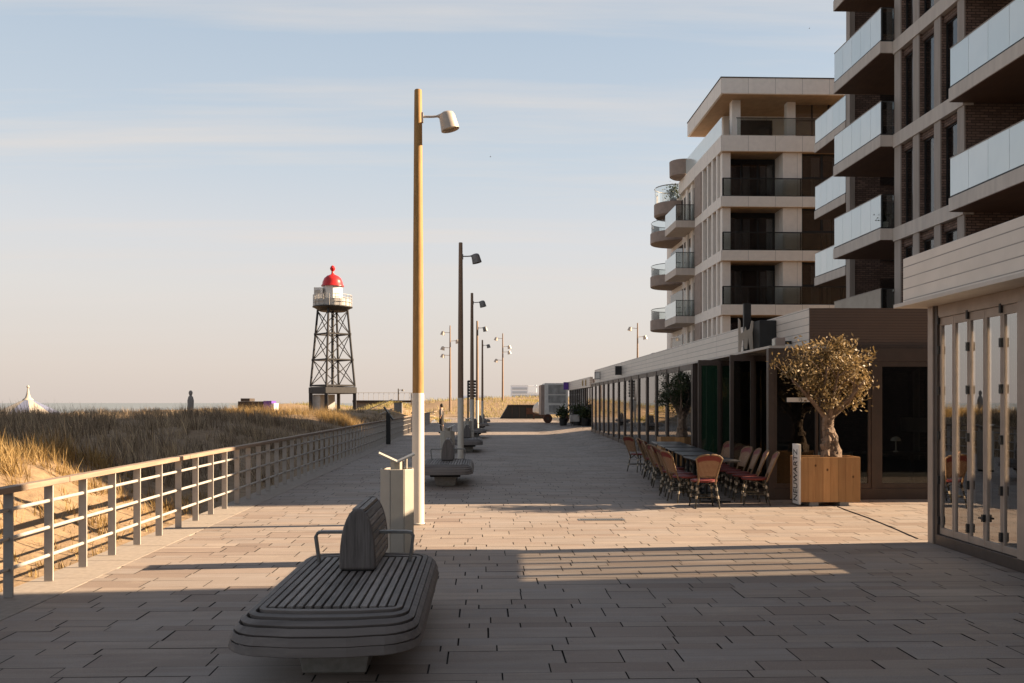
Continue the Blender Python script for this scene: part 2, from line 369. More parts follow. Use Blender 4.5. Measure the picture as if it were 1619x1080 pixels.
ORD = ['first', 'second', 'third', 'fourth', 'fifth', 'sixth', 'seventh', 'eighth', 'ninth', 'tenth', 'eleventh', 'twelfth']

def hgt(x, y):          # the paving climbs a little towards the far shop fronts
    return .26 * smooth01((x - 3.4) / 3.0) * smooth01((y - 21) / 25) * (1 - smooth01((y - 52) / 26))

# ------------------------------------------------------------------ setting: ground, sea, dunes
def grid_obj(name, xs, ys, fn, mat, smooth=True):
    vs = [(x, y, fn(x, y)) for y in ys for x in xs]; nx = len(xs)
    fs = [(j * nx + i, j * nx + i + 1, (j + 1) * nx + i + 1, (j + 1) * nx + i) for j in range(len(ys) - 1) for i in range(nx - 1)]
    mb = MB(); mb.v = vs; mb.f = fs
    return mb.build(name, mat, None, smooth)
def lin(a, b, n): return [a + (b - a) * i / (n - 1) for i in range(n)]
mb = MB(); mb.add([(-4.45, -60, -.06), (2500, -60, -.06), (2500, 6000, -.06), (-4.45, 6000, -.06)], [(0, 1, 2, 3)])
tag(mb.build('ground', 'ground'), kind='structure')
mb = MB(); mb.add([(-40000, -3000, -5.5), (-46, -3000, -5.5), (-46, 40000, -5.5), (-40000, 40000, -5.5)], [(0, 1, 2, 3)])
tag(mb.build('sea', 'sea'), kind='structure')
from mathutils import noise as mno
def dune_z(x, y):
    d = -4.55 - x                                  # metres seaward of the railing
    crest = .98 * smooth01(d / (3.0 if y < 17 else 5.5))
    if y < 17: pass
    n = mno.noise(Vector((x * .35, y * .35, 2.1))) * .20 + mno.noise(Vector((x * .12, y * .12, 7))) * .22
    n2 = mno.noise(Vector((x * 1.7, y * 1.7, 5))) * .07 + mno.noise(Vector((x * 4.3, y * 4.3, 8))) * .035
    z = -.16 + crest + (n + n2) * smooth01(d / 2)
    z += .12 * smooth01((y - 22) / 20) * smooth01(d / 3)
    z += 1.0 * math.exp(-(((x + 7.5) / 3.2) ** 2 + ((y - 84) / 7) ** 2))
    fall = smooth01((d - 26) / 30); z = z * (1 - fall) - 6.2 * fall
    return z
xs = [-4.45 - .11 * i for i in range(80)] + [-13.3 - .8 * i for i in range(1, 60)] + [-70, -90, -130]
ys = [-14 + .7 * i for i in range(28)] + [5.6 + .13 * i for i in range(100)] + [18.6 + .4 * i for i in range(41)] + [35 + 1.2 * i for i in range(1, 75)] + [140, 170, 220, 300]
tag(grid_obj('dunes', xs[::-1], ys, dune_z, 'sand'), kind='structure')
def far_z(x, y):
    z = -.2 + 3.1 * smooth01((y - 106) / 26) * (.72 + .45 * mno.noise(Vector((x * .045, y * .04, 3))) + .12 * mno.noise(Vector((x * .3, y * .3, 3))))
    return z - 1.2 * smooth01((-x - 4) / 16)
tag(grid_obj('far_dunes', lin(-30, 110, 110), lin(104, 240, 70), far_z, 'sand'), kind='structure')

# promenade: every paver a slab face of its own, laid in courses of three widths
mb = MB()
y = -3.2; k = 0
while y < 106:
    w = (.3, .15, .2)[k % 3] + random.uniform(-.006, .006); k += 1
    xend = 20 if 10.9 < y < 16.2 else (13 if y > 46 and y < 57.5 else 6.9)
    if y < 11: xend = 6.0
    x = -3.86 - random.uniform(0, .8)
    tone = random.gauss(0, 1)
    while x < xend:
        ll = random.choice([.8, .8, .8, .4, .6]) if w > .25 else random.choice([.4, .4, .8, .6] if w > .17 else [.4, .4, .4, .8])
        gp = random.uniform(.0035, .0075)
        x0 = max(x, -3.86) + gp; x1 = x + ll - gp
        if x1 > x0 + .04:
            dz = random.uniform(-.0014, .0014); tz = random.uniform(-.001, .001)
            ya, yb = y + random.uniform(.0006, .0016), y + w - .001
            mb.add([(x0, ya, hgt(x0, ya) + dz), (x1, ya, hgt(x1, ya) + dz + tz), (x1, yb, hgt(x1, yb) + dz + tz), (x0, yb, hgt(x0, yb) + dz)], [(0, 1, 2, 3)])
        x += ll
    y += w
tag(mb.build('promenade', 'paver'), kind='structure')
tag(grid_obj('paving_bed', lin(-4.44, 20, 60), lin(-4, 107, 90), lambda x, y: hgt(x, y) - .016, 'joint'), kind='structure')
mb = MB()
y = -4
while y < 106:
    mb.box(-4.44, -3.868, y + .004, y + .996, -.3, -.0015 + random.uniform(-.001, .001)); y += 1.0
tag(mb.build('kerb_strip', 'kerb'), kind='structure')
t = thing('drain_grate', 'small dark slotted drain grate set in the sunlit paving', 'drain', (1.78, 13.2, 0))
mb = MB()
for i in range(22): mb.box(1.46 + i * .03, 1.46 + i * .03 + .016, 13.13, 13.27, .002, .007)
mb.box(1.44, 2.13, 13.11, 13.13, .002, .008).box(1.44, 2.13, 13.27, 13.29, .002, .008).box(1.44, 1.46, 13.13, 13.27, .002, .008).box(2.11, 2.13, 13.13, 13.27, .002, .008)
mb.build('grille', 'galv', t)
mb = MB(); mb.box(1.46, 2.11, 13.13, 13.27, .0015, .003); mb.build('drain_void', 'black', t)
mb = MB()
pts = [(5.98, 14.7), (5.93, 14.2), (5.86, 13.2), (5.74, 12.2), (5.60, 11.2)]
mb.tube([(a, b, .001) for a, b in pts], .011, 6)
tag(mb.build('drain_channel', 'black'), 'thin dark drain slot curving from the wooden planter to the glazed kiosk', 'drain')

# ------------------------------------------------------------------ dune grass (numpy blades)
def blades(name, bases, hs, lean, width, mat, label=None, droop=.35):
    n = len(bases); b = np.array(bases, dtype=np.float64)
    az = rng.uniform(0, 2 * PI, n); ln = np.abs(rng.normal(lean, lean * .6, n)); h = np.array(hs)
    dx, dy = np.cos(az) * ln, np.sin(az) * ln
    dx += -.10; 
    px, py = -np.sin(az + rng.uniform(-1, 1, n)), np.cos(az)
    V = np.zeros((n, 5, 3)); w = width * rng.uniform(.6, 1.4, n)
    for i, (t, ww) in enumerate(((0, 1), (0, -1), (.55, .8), (.55, -.8), (1, 0))):
        bend = t + droop * t * t
        V[:, i, 0] = b[:, 0] + dx * h * bend + px * w * ww * .5
        V[:, i, 1] = b[:, 1] + dy * h * bend + py * w * ww * .5
        V[:, i, 2] = b[:, 2] + h * t * (1 - .22 * ln * t * droop * 3)
    idx = np.arange(n)[:, None] * 5
    quads = idx + np.array([0, 1, 3, 2]); tris = idx + np.array([2, 3, 4])
    me = bpy.data.meshes.new(name)
    me.vertices.add(n * 5); me.vertices.foreach_set('co', V.reshape(-1))
    loops = np.concatenate([np.concatenate([quads, tris], axis=1).reshape(-1)])
    me.loops.add(n * 7); me.loops.foreach_set('vertex_index', loops.astype(np.int32))
    starts = np.stack([np.arange(n) * 7, np.arange(n) * 7 + 4], 1).reshape(-1)
    me.polygons.add(n * 2); me.polygons.foreach_set('loop_start', starts.astype(np.int32))
    me.polygons.foreach_set('loop_total', np.tile([4, 3], n).astype(np.int32))
    me.update(calc_edges=True); me.validate()
    o = bpy.data.objects.new(name, me); COL.objects.link(o); me.materials.append(M[mat])
    return tag(o, kind='stuff')
def tufts(spots, per, hr, spread):
    B, Hh = [], []
    for (x, y, sc) in spots:
        for _ in range(int(per * sc)):
            a = random.uniform(0, 2 * PI); r = spread * sc * math.sqrt(random.random())
            xx, yy = x + r * math.cos(a), y + r * math.sin(a)
            B.append((xx, yy, dune_z(xx, yy) - .03)); Hh.append(sc * random.uniform(*hr) * (1 - .35 * r / (spread * sc)))
    return B, Hh
spots = []
for i in range(3400):                               # the dense belt behind the railing
    y = 15.2 + 56 * random.random() ** 1.25; d = random.uniform(.4, 28)
    x = -4.55 - d
    if y < 19.5 and x > -6.2: continue
    if y < 17 + max(0, -x - 12) * -.15 and random.random() < .35: continue
    n = mno.noise(Vector((x * .25, y * .25, 11)))
    if n < -.2 and random.random() < .85: continue
    if -33 < x < -27 and y > 45: continue
    spots.append((x, y, random.uniform(.6, 1.35) * (.9 + .6 * n) * (1 if y < 40 else .72)))
B, Hh = tufts(spots, 34, (.42, .86), .38)
blades('dune_scrub', B, Hh, .27, .016, 'scrub')
spots = []
for i in range(620):                                # loose straw clumps on the sunny sand in front
    y = random.uniform(7.0, 17.2); x = -4.75 - 8.5 * random.random() ** .75
    cl = mno.noise(Vector((x * .55, y * .55, 4)))
    if cl < -.05 and random.random() < .85: continue
    if x > -6.2 and random.random() < .7: continue
    if 5.2 < -x < 6.4 and y < 13: continue
    spots.append((x, y, random.uniform(.35, .95)))
for i in range(420): spots.append((-4.75 - random.random() * 3.4, random.uniform(6, 17), random.uniform(.10, .34)))
for (cx, cy) in ((-6.3, 11.2), (-6.9, 13.2), (-5.9, 9.6), (-7.4, 11.8), (-6.2, 14.6), (-8.1, 13), (-5.6, 12.6), (-5.5, 15.2), (-7.0, 9.6)):
    for i in range(9): spots.append((random.gauss(cx, .22), random.gauss(cy, .25), random.uniform(.35, .75)))
for i in range(120): spots.append((random.uniform(-12, -7), random.uniform(13.4, 16.6), random.uniform(.6, 1.0)))
for (cx, cy, n, sp) in ((-12.7, 48.5, 46, .75), (-7.7, 48.5, 46, .5), (-9.6, 50, 14, .6)):
    for i in range(n): spots.append((random.gauss(cx, sp), random.gauss(cy, .8), random.uniform(1.0, 1.55)))
B, Hh = tufts(spots, 46, (.35, .8), .26)
blades('marram_grass', B, Hh, .34, .010, 'straw')
spots = [(random.gauss(-7.5, 2.6), random.gauss(84, 4.5), random.uniform(.5, .9)) for i in range(500)]
B, Hh = tufts(spots, 14, (.25, .55), .4)
blades('dune_green_grass', B, Hh, .3, .03, 'green')
B, Hh = [], []
for i in range(26000):
    x, y = random.uniform(-28, 60), 106 + 60 * random.random()
    if mno.noise(Vector((x * .12, y * .12, 9))) < -.12: continue
    B.append((x, y, far_z(x, y) - .05)); Hh.append(random.uniform(.25, .75))
blades('far_dune_grass', B, Hh, .35, .05, 'green')

# ------------------------------------------------------------------ railing
t = thing('promenade_railing', 'long pale metal railing with weathered timber handrail along the dunes', 'railing', (-4.25, -2, 0))
mb = MB()
y = -2.0
while y < 80:
    mb.box(-4.305, -4.195, y + .003, y + 3.72 - .003, .943 + random.uniform(-.001, .001), 1.0); y += 3.725
mb.build('handrail', 'hand_wood', t, bev=.008)
for z in (.255, .53, .79):
    MB().tube([(-4.25, -2, z), (-4.25, 80, z)], .0185, 10).build('crossbar', 'rail_metal', t, True)
pm = None
for i in range(108):
    yy = 8.1 - .742 * 13 + .742 * i
    if yy > 72: break
    if pm is None:
        pm = MB().box(-4.293, -4.207, -.009, .009, .003, .942).build('post', 'rail_metal', t, bev=.002)
        pm.location = (0, yy + 2, 0)
        for v in pm.data.vertices: v.co.y -= 2       # mesh centred on the post itself
    else:
        c = pm.copy(); COL.objects.link(c); c.parent = t; c.location = (0, yy + 2, 0)

# ------------------------------------------------------------------ bench
def make_bench():
    t = thing('slatted_bench', '', 'bench', (0, 0, 0), 'two sided slatted benches along the promenade')
    # local frame: centre of seat at x=0, near end at y=-1.33, far end y=1.33; faces +-X
    X0, Y0 = .435, .90
    mb = MB()
    pitch = .0655
    n = 14
    for i in range(n):
        cx = -X0 + .03 + (2 * X0 - .06) * i / (n - 1)
        mb.box(cx - .0225, cx + .0225, -Y0 + .005, Y0 - .005, .425, .46 + random.uniform(-.0012, .0012))
    mb.build('seat', 'bench_wood', t, bev=.003); mb = MB()
    rings = [(.012, .460), (.064, .453), (.108, .434), (.142, .400), (.165, .355), (.175, .303)]
    widths = .027
    def ringpath(o):
        # rounded rectangle grown by o; the ends bow gently outwards
        pts = []; r = .05 + o * 1.35; hx, hy = X0 + o - r + .015, Y0 + o * 2.46 - r + .03
        for (sx, sy, a0) in ((1, 1, 0), (-1, 1, 90), (-1, -1, 180), (1, -1, 270)):
            for k in range(7):
                a = math.radians(a0 + 15 * k); pts.append((sx * hx + r * math.cos(a), sy * hy + r * math.sin(a)))
            if a0 in (0, 180):
                for q in (.33, .0, -.33): 
                    pts.append((sx * q * hx * 1.6 if a0 == 0 else sx * q * hx * 1.6, sy * (hy + r) + sy * .035 * (1 - q * q)))
        return pts
    for i, (o, z) in enumerate(rings):
        # cross-section frame turns from flat to nearly upright
        tilt = [0, .12, .42, .75, 1.05, 1.25][i]
        w = .0205
        ca, sa = math.cos(tilt), math.sin(tilt)
        sec = [(-w, 0), (w, 0), (w, -.03), (-w, -.03)]
        base = ringpath(o); L = len(base); vs = []
        for j in range(L):
            p0, p1, p2 = Vector(base[j - 1]), Vector(base[j]), Vector(base[(j + 1) % L])
            d = (p2 - p0).normalized(); nrm = Vector((d.y, -d.x))
            if nrm.dot(p1) < 0: nrm = -nrm
            ws = 1 + .32 * abs(nrm.y) ** 2
            for (a, b) in sec:
                a *= ws; out = a * ca + b * sa; up = -a * sa + b * ca
                vs.append((p1.x + nrm.x * out, p1.y + nrm.y * out, z + up))
        fs = [(j * 4 + q, j * 4 + (q + 1) % 4, ((j + 1) % L) * 4 + (q + 1) % 4, ((j + 1) % L) * 4 + q) for j in range(L) for q in range(4)]
        mb.add(vs, fs)
    mb.build('seat_edge', 'bench_edge', t, bev=.003)
    mb = MB(); mb.box(-.47, .47, -1.0, 1.0, .37, .41).box(-.34, .34, -.95, .95, .2, .37); mb.build('underframe', 'bench_dark', t)
    for yy in (-.78, .62):
        mb = MB(); mb.add([(-.22, yy, 0), (.22, yy, 0), (.22, yy + .34, 0), (-.22, yy + .34, 0), (-.27, yy - .04, .25), (.27, yy - .04, .25), (.27, yy + .38, .25), (-.27, yy + .38, .25)],
                          [(0, 3, 2, 1), (4, 5, 6, 7), (0, 1, 5, 4), (1, 2, 6, 5), (2, 3, 7, 6), (3, 0, 4, 7)])
        mb.build('plinth', 'concrete', t, bev=.01)
    # backrest: arched solid end then slats on both flanks
    def arch(hw, h, n=14):
        pts = []
        for k in range(n + 1):
            a = PI * k / n; c, s = math.cos(a), math.sin(a)
            pts.append((hw * math.copysign(abs(c) ** .62, c) * (1 - .0 * s), .462 + h * s ** .62))
        return pts
    YA, YB = .26, 1.22
    def hwz(t): return .148 * max(0, 1 - t ** 2.7) ** .56
    def archcap(y0, y1):
        mb = MB(); po = []
        prof = []
        for k in range(17):
            u = k / 16; 
            t = min(1, 2 * min(u, 1 - u)); t = 1 - (1 - t) ** 1.7
            prof.append(((1 if u <= .5 else -1) * hwz(t), .47 + .475 * t))
        mb.prism(prof, y0, y1, 'Y'); return mb, prof
    cap, prof = archcap(YA, YA + .07)
    cap.build('end_cap', 'bench_cap', t, bev=.02)
    cap, _ = archcap(YB - .07, YB); cap.build('end_cap', 'bench_cap', t, bev=.02)
    mb = MB()
    for s in (-1, 1):
        nS = 8
        for k in range(nS):
            z0 = .478 + k * .054; z1 = z0 + .044
            def hw(z): return hwz(max(0, min(1, (z - .47) / .475))) - .002
            mb.add([(s * hw(z0), YA + .072, z0), (s * hw(z0), YB - .072, z0), (s * hw(z1), YB - .072, z1), (s * hw(z1), YA + .072, z1),
                    (s * (hw(z0) - .03), YA + .072, z0), (s * (hw(z0) - .03), YB - .072, z0), (s * (hw(z1) - .03), YB - .072, z1), (s * (hw(z1) - .03), YA + .072, z1)],
                   [(0, 1, 2, 3), (4, 7, 6, 5), (0, 4, 5, 1), (1, 5, 6, 2), (2, 6, 7, 3), (3, 7, 4, 0)])
        mb.box(s * .006, s * .05, YA + .072, YB - .072, .905, .932)
    mb.build('backrest', 'bench_wood', t, bev=.003)
    mb = MB(); mb.box(-.075, .075, YA + .075, YB - .075, .465, .80).box(-.04, .04, YA + .075, YB - .075, .80, .88).box(-.12, .12, YA + .01, YB - .01, .462, .47)
    mb.build('back_core', 'bench_dark', t)
    for s in (-1, 1):
        mb = MB(); ya = .70
        path = [(.09, .70), (.37, .70), (.405, .695), (.425, .665), (.395, .46)]
        w = .03; th = .012
        vs, fs = [], []
        for j, (xx, zz) in enumerate(path):
            p0 = Vector(path[max(j - 1, 0)]); p2 = Vector(path[min(j + 1, len(path) - 1)]); d = (p2 - p0).normalized(); nn = Vector((-d.y, d.x))
            for (a, b) in ((1, -1), (1, 1), (-1, 1), (-1, -1)):
                vs.append((s * (xx + nn.x * th * a), ya + w * b, zz + nn.y * th * a))
        for j in range(len(path) - 1):
            for q in range(4): fs.append((j * 4 + q, j * 4 + (q + 1) % 4, (j + 1) * 4 + (q + 1) % 4, (j + 1) * 4 + q))
        fs += [(0, 1, 2, 3), tuple(len(vs) - 4 + i for i in (3, 2, 1, 0))]
        mb.add(vs, fs); mb.build('armrest', 'galv', t, bev=.004)
    return t
b0 = make_bench(); b0.location = (-.955, 6.55, 0); b0.scale = (.93, 1, 1)
b0['label'] = 'nearest and largest slatted timber bench with arched backrest, in the foreground'
bl = [(-.77, 19.5, 'slatted bench just right of the nearest white and timber lamp post'),
      (-.55, 32.3, 'dark bench beyond the second litter bin, third from the camera'),
      (-.36, 44.6, 'bench catching the sun beside the second patch of light, fourth from the camera'),
      (-.12, 57.0, 'small distant bench in shade beyond the sunlit bench, fifth from the camera'),
      (.08, 69.5, 'farthest tiny bench of the row near the end of the promenade')]
for x, y, l in bl: dup(b0, (x, y, 0), 0, l)

# ------------------------------------------------------------------ litter bin
def make_bin():
    t = thing('litter_bin', '', 'litter bin', (0, 0, 0), 'litter bins beside the lamp posts')
    out = [(-.18, -.09), (-.075, -.165), (.075, -.165), (.18, -.09), (.18, .09), (.075, .165), (-.075, .165), (-.18, .09)]
    mb = MB()
    def panel(p, q, z0, z1):
        a, b = Vector(p), Vector(q); d = (b - a); L = d.length; d.normalize(); n = Vector((d.y, -d.x))
        a2, b2 = a + d * .004, b - d * .004; th = .02
        vs = [(*(a2), z0), (*(b2), z0), (*(b2 - n * th), z0), (*(a2 - n * th), z0), (*(a2), z1), (*(b2), z1), (*(b2 - n * th), z1), (*(a2 - n * th), z1)]
        mb.add(vs, [(0, 3, 2, 1), (4, 5, 6, 7), (0, 1, 5, 4), (1, 2, 6, 5), (2, 3, 7, 6), (3, 0, 4, 7)])
    for i in range(8): panel(out[i], out[(i + 1) % 8], .05, 1.03)
    mb.build('body', 'bin', t, bev=.004)
    MB().prism([(x * .92, y * .92) for x, y in out], 0, 1.012, 'Z').build('liner', 'bin_gap', t)
    MB().prism([(x * .4, y * .5) for x, y in out], 1.0, 1.115, 'Z').build('neck', 'bin', t, bev=.004)
    mb = MB()
    for s, ln, zz in ((-1, .20, .095), (1, .19, .085)):
        p = [(s * .0, 1.105), (s * ln, 1.105 + zz)]
        d = (Vector(p[1]) - Vector(p[0])).normalized(); nn = Vector((-d.y, d.x)) * .008
        vs = []
        for yy in (-.16, .16):
            for (xx, z) in p: vs += [(xx + nn.x, yy, z + nn.y), (xx - nn.x, yy, z - nn.y)]
        mb.add(vs, [(0, 1, 3, 2), (4, 6, 7, 5), (0, 2, 6, 4), (1, 5, 7, 3), (0, 4, 5, 1), (2, 3, 7, 6)])
    mb.build('gull_wing_lid', 'bin', t)
    mb = MB(); mb.tube([(.1, -.05, 1.03), (.1, -.05, 1.15)], .012, 8); mb.build('lid_stay', 'bin', t)
    return t
bin0 = make_bin(); bin0.location = (-.93, 9.75, 0); bin0.rotation_euler = (0, 0, .1)
bin0['label'] = 'nearest pale faceted litter bin with raised gull wing lid behind the front bench'
dup(bin0, (-.88, 22.6, 0), .1, 'grey litter bin behind the second bench, beside the second lamp post')
dup(bin0, (-.58, 35.0, 0), .1, 'small litter bin by the third lamp post, partly behind the third bench')

# ------------------------------------------------------------------ lamp posts
def make_lamp(woodmat='pole_wood', headmat='lamp_grey'):
    t = thing('lamp_post', '', 'street lamp', (0, 0, 0), 'single arm lamp posts along the promenade')
    MB().lathe([(.098, 0), (.098, .02), (.088, .025), (.086, 1.86), (.083, 1.89)], n=28).build('lower_pole', 'pole_white', t, True)
    MB().lathe([(.112, 0), (.112, .006), (.099, .008)], n=28).build('base_seal', 'bin_gap', t)
    MB().lathe([(.081, 1.885), (.078, 2.6), (.071, 4), (.0585, 5.8), (.054, 6.25), (.046, 6.262)], n=28).build('timber_pole', woodmat, t, True)
    mb = MB(); mb.tube([(.045, 0, 5.87), (.10, 0, 5.875), (.2, 0, 5.875), (.30, 0, 5.885)], .017, 10).box(.045, .075, -.03, .03, 5.79, 5.93)
    mb.build('arm', headmat, t, True)
    R = Matrix.Rotation(math.radians(-14), 3, 'Y')
    prof = [(.012, .10), (.06, .098), (.10, .075), (.118, .03), (.122, -.04), (.132, -.13), (.134, -.165), (.120, -.165), (.11, -.10)]
    h = MB(); h.lathe(prof, (.425, 0, 5.85), 24, R)
    h.lathe([(.017, 0), (.03, .03), (.062, .09), (.075, .12)], (.275, 0, 5.885), 16, Matrix.Rotation(math.radians(92), 3, 'Y'))
    hh = h.build('lamp_head', headmat, t, True)
    MB().lathe([(.105, -.10), (.107, -.12)], (.425, 0, 5.85), 20, R).build('lens', 'lens', hh)
    return t
l0 = make_lamp(); l0.location = (-.92, 12.8, 0)
l0['label'] = 'tallest nearest lamp post, white below and golden timber above, beside the litter bin'
l1 = make_lamp('pole_wood2', 'lamp_dark'); l1.location = (-.60, 24.96, 0)
l1['label'] = 'brown lamp post behind the second bench, second from the camera'
for x, y, l in [(-.41, 36.4, 'brown lamp post beside the dark stacked signpost, third from the camera'),
                (-.26, 48.8, 'slim brown lamp post, fourth of the row from the camera'),
                (.03, 63.5, 'smallest and farthest single arm lamp post of the row')]:
    dup(l1, (x, y, 0), 0, l)
def multi_lamp(x, y, top, label, heads):
    t = thing('multi_head_lamp', label, 'street lamp', (x, y, 0), 'tall distant lamp masts with several heads')
    MB().lathe([(.17, -.5), (.15, 3), (.11, top * .7), (.075, top)], (x, y, 0), 12).build('mast', 'pole_wood2', t, True)
    for (s, z) in heads:
        mb = MB(); mb.tube([(x, y, z), (x + s * .75, y, z + .05)], .035, 6)
        mb.lathe([(.05, .22), (.2, .15), (.25, -.05), (.3, -.3), (.2, -.3)], (x + s * .95, y, z), 10, Matrix.Rotation(-.25 * s, 3, 'Y'))
        mb.build('lamp_head', 'lamp_grey', t, True)
multi_lamp(-4.2, 117, 11.95, 'tall thin mast with several small lamp heads, left of the lamp row', [(-1, 11.0), (1, 9.9), (-1, 9.0), (-1, 8.0)])
multi_lamp(3.05, 130, 11.95, 'tall thin mast with small lamp heads standing behind the dark skip', [(-1, 11.2), (1, 10.0), (1, 9.2), (-1, 8.0)])
multi_lamp(19.95, 113, 12.0, 'tall thin lamp mast rising behind the pavilion roofs', [(-1, 11.3), (1, 10.2)])

# ------------------------------------------------------------------ sign posts on the promenade
t = thing('plaque_post', 'dark post with a tilted plaque on the railing side', 'sign post', (-3.95, 37.6, 0))
mb = MB(); mb.box(-4.05, -3.87, 37.55, 37.7, 0, 1.32); mb.build('post', 'black', t, bev=.01)
mb = MB(); mb.add([(-4.15, 37.4, 1.56), (-3.78, 37.4, 1.02), (-3.78, 37.75, 1.02), (-4.15, 37.75, 1.56), (-4.12, 37.4, 1.60), (-3.73, 37.4, 1.06), (-3.73, 37.75, 1.06), (-4.12, 37.75, 1.60)],
                  [(0, 3, 2, 1), (4, 5, 6, 7), (0, 1, 5, 4), (1, 2, 6, 5), (2, 3, 7, 6), (3, 0, 4, 7)])
mb.build('plaque', 'black', t)
t = thing('rail_bollard', 'short dark bollard against the railing beyond the plaque post', 'bollard', (-4.0, 52, 0))
MB().lathe([(.09, 0), (.09, 1.1), (.14, 1.12), (.13, 1.22), (.02, 1.26)], (-4.0, 52, 0), 10).build('shaft', 'black', t, True)
t = thing('direction_signpost', 'dark signpost with a stack of black direction boards and white panel', 'signpost', (-.85, 70, 0))
MB().lathe([(.07, 0), (.07, 3.5)], (-1.1, 70, 0), 10).build('pole', 'black', t, True)
for i in range(6): 
    z = 2.2 + i * .23; x1 = -.42 + random.uniform(-.06, .06)
    MB().prism([(-1.1, z), (x1 - .1, z), (x1, z + .09), (x1 - .1, z + .18), (-1.1, z + .18)], 69.9, 69.94, 'Y').build('direction_board', 'black', t)
MB().box(-1.0, -.62, 69.9, 69.95, 1.05, 2.05).build('white_panel', 'white', t)

# ------------------------------------------------------------------ person
def skin_body(name, verts, edges, radii, mat, parent=None, root=0, sub=1):
    me = bpy.data.meshes.new(name); me.from_pydata(verts, edges, [])
    o = bpy.data.objects.new(name, me); COL.objects.link(o)
    o.modifiers.new('skin', 'SKIN'); sd = o.modifiers.new('sub', 'SUBSURF'); sd.levels = sub; sd.render_levels = sub
    if not me.skin_vertices:
        bpy.context.view_layer.objects.active = o
    for i, r in enumerate(radii):
        me.skin_vertices[0].data[i].radius = (r, r) if isinstance(r, (int, float)) else r
    me.skin_vertices[0].data[root].use_root = True
    bpy.context.view_layer.update()
    me2 = bpy.data.meshes.new_from_object(o.evaluated_get(bpy.context.evaluated_depsgraph_get())); me2.name = name
    bpy.data.objects.remove(o); me2.materials.clear(); me2.materials.append(M[mat])
    for p in me2.polygons: p.use_smooth = True
    n = bpy.data.objects.new(name, me2); COL.objects.link(n)
    if parent: n.parent = parent
    return n
t = thing('person', 'person in a dark coat with grey sleeve standing by the far railing', 'person', (-2.33, 51.1, 0))
# local coordinates (feet at z=0), turned slightly towards the sea
V = [(0, 0, .86), (0, -.01, 1.05), (0, .0, 1.25), (.0, .01, 1.40), (0, -.02, 1.47), (0, -.03, 1.56), (0, -.03, 1.63),
     (-.16, .01, 1.36), (-.23, .03, 1.10), (-.16, -.12, .92), (.17, .01, 1.35), (.25, .04, 1.08), (.21, -.05, .84),
     (-.09, 0, .80), (-.12, .03, .46), (-.13, .05, .08), (-.14, -.09, .035), (.09, 0, .80), (.10, -.02, .45), (.09, .06, .08), (.10, -.08, .035)]
E_ = [(0, 1), (1, 2), (2, 3), (3, 4), (4, 5), (5, 6), (3, 7), (7, 8), (8, 9), (3, 10), (10, 11), (11, 12), (0, 13), (13, 14), (14, 15), (15, 16), (0, 17), (17, 18), (18, 19), (19, 20)]
Rr = [.13, .13, .15, .10, .055, .085, .075, .065, .05, .035, .065, .05, .035, .095, .065, .045, .035, .095, .065, .045, .035]
body = skin_body('body', V, E_, Rr, 'skin', t)
coat = MB(); coat.lathe([(.20, .50), (.19, .75), (.17, 1.0), (.185, 1.2), (.175, 1.36), (.09, 1.44), (.065, 1.46)], (0, 0, 0), 16, cap=False, sy=.72)
c = coat.build('coat', 'coat', None, True); c.parent = t
for s in (-1, 1):
    mb = MB(); mb.tube([(s * .13, .01, 1.38), (s * .19, .015, 1.24), (s * .24, .035, 1.09), (s * .20, -.06, .90)], [.075, .07, .062, .052], 10)
    c = mb.build('sleeve', 'coat' if s < 0 else 'sleeve', None, True); c.parent = t
    mb = MB(); mb.tube([(s * .09, 0, .82), (s * .11, 0, .46), (s * .11, .05, .07)], [.105, .078, .06], 10)
    c = mb.build('trouser_leg', 'coat', None, True); c.parent = t
    mb = MB(); mb.lathe([(.05, 0), (.055, .03), (.045, .08), (.02, .10)], (s * .115, -.03, 0), 10, sy=2.2); c = mb.build('shoe', 'black', None, True); c.parent = t
mb = MB(); mb.lathe([(.02, 1.715), (.06, 1.70), (.088, 1.65), (.095, 1.58), (.08, 1.52), (.06, 1.50)], (0, .01, 0), 12); c = mb.build('hair', 'hair', None, True); c.parent = t
t.rotation_euler = (0, 0, math.radians(-100))

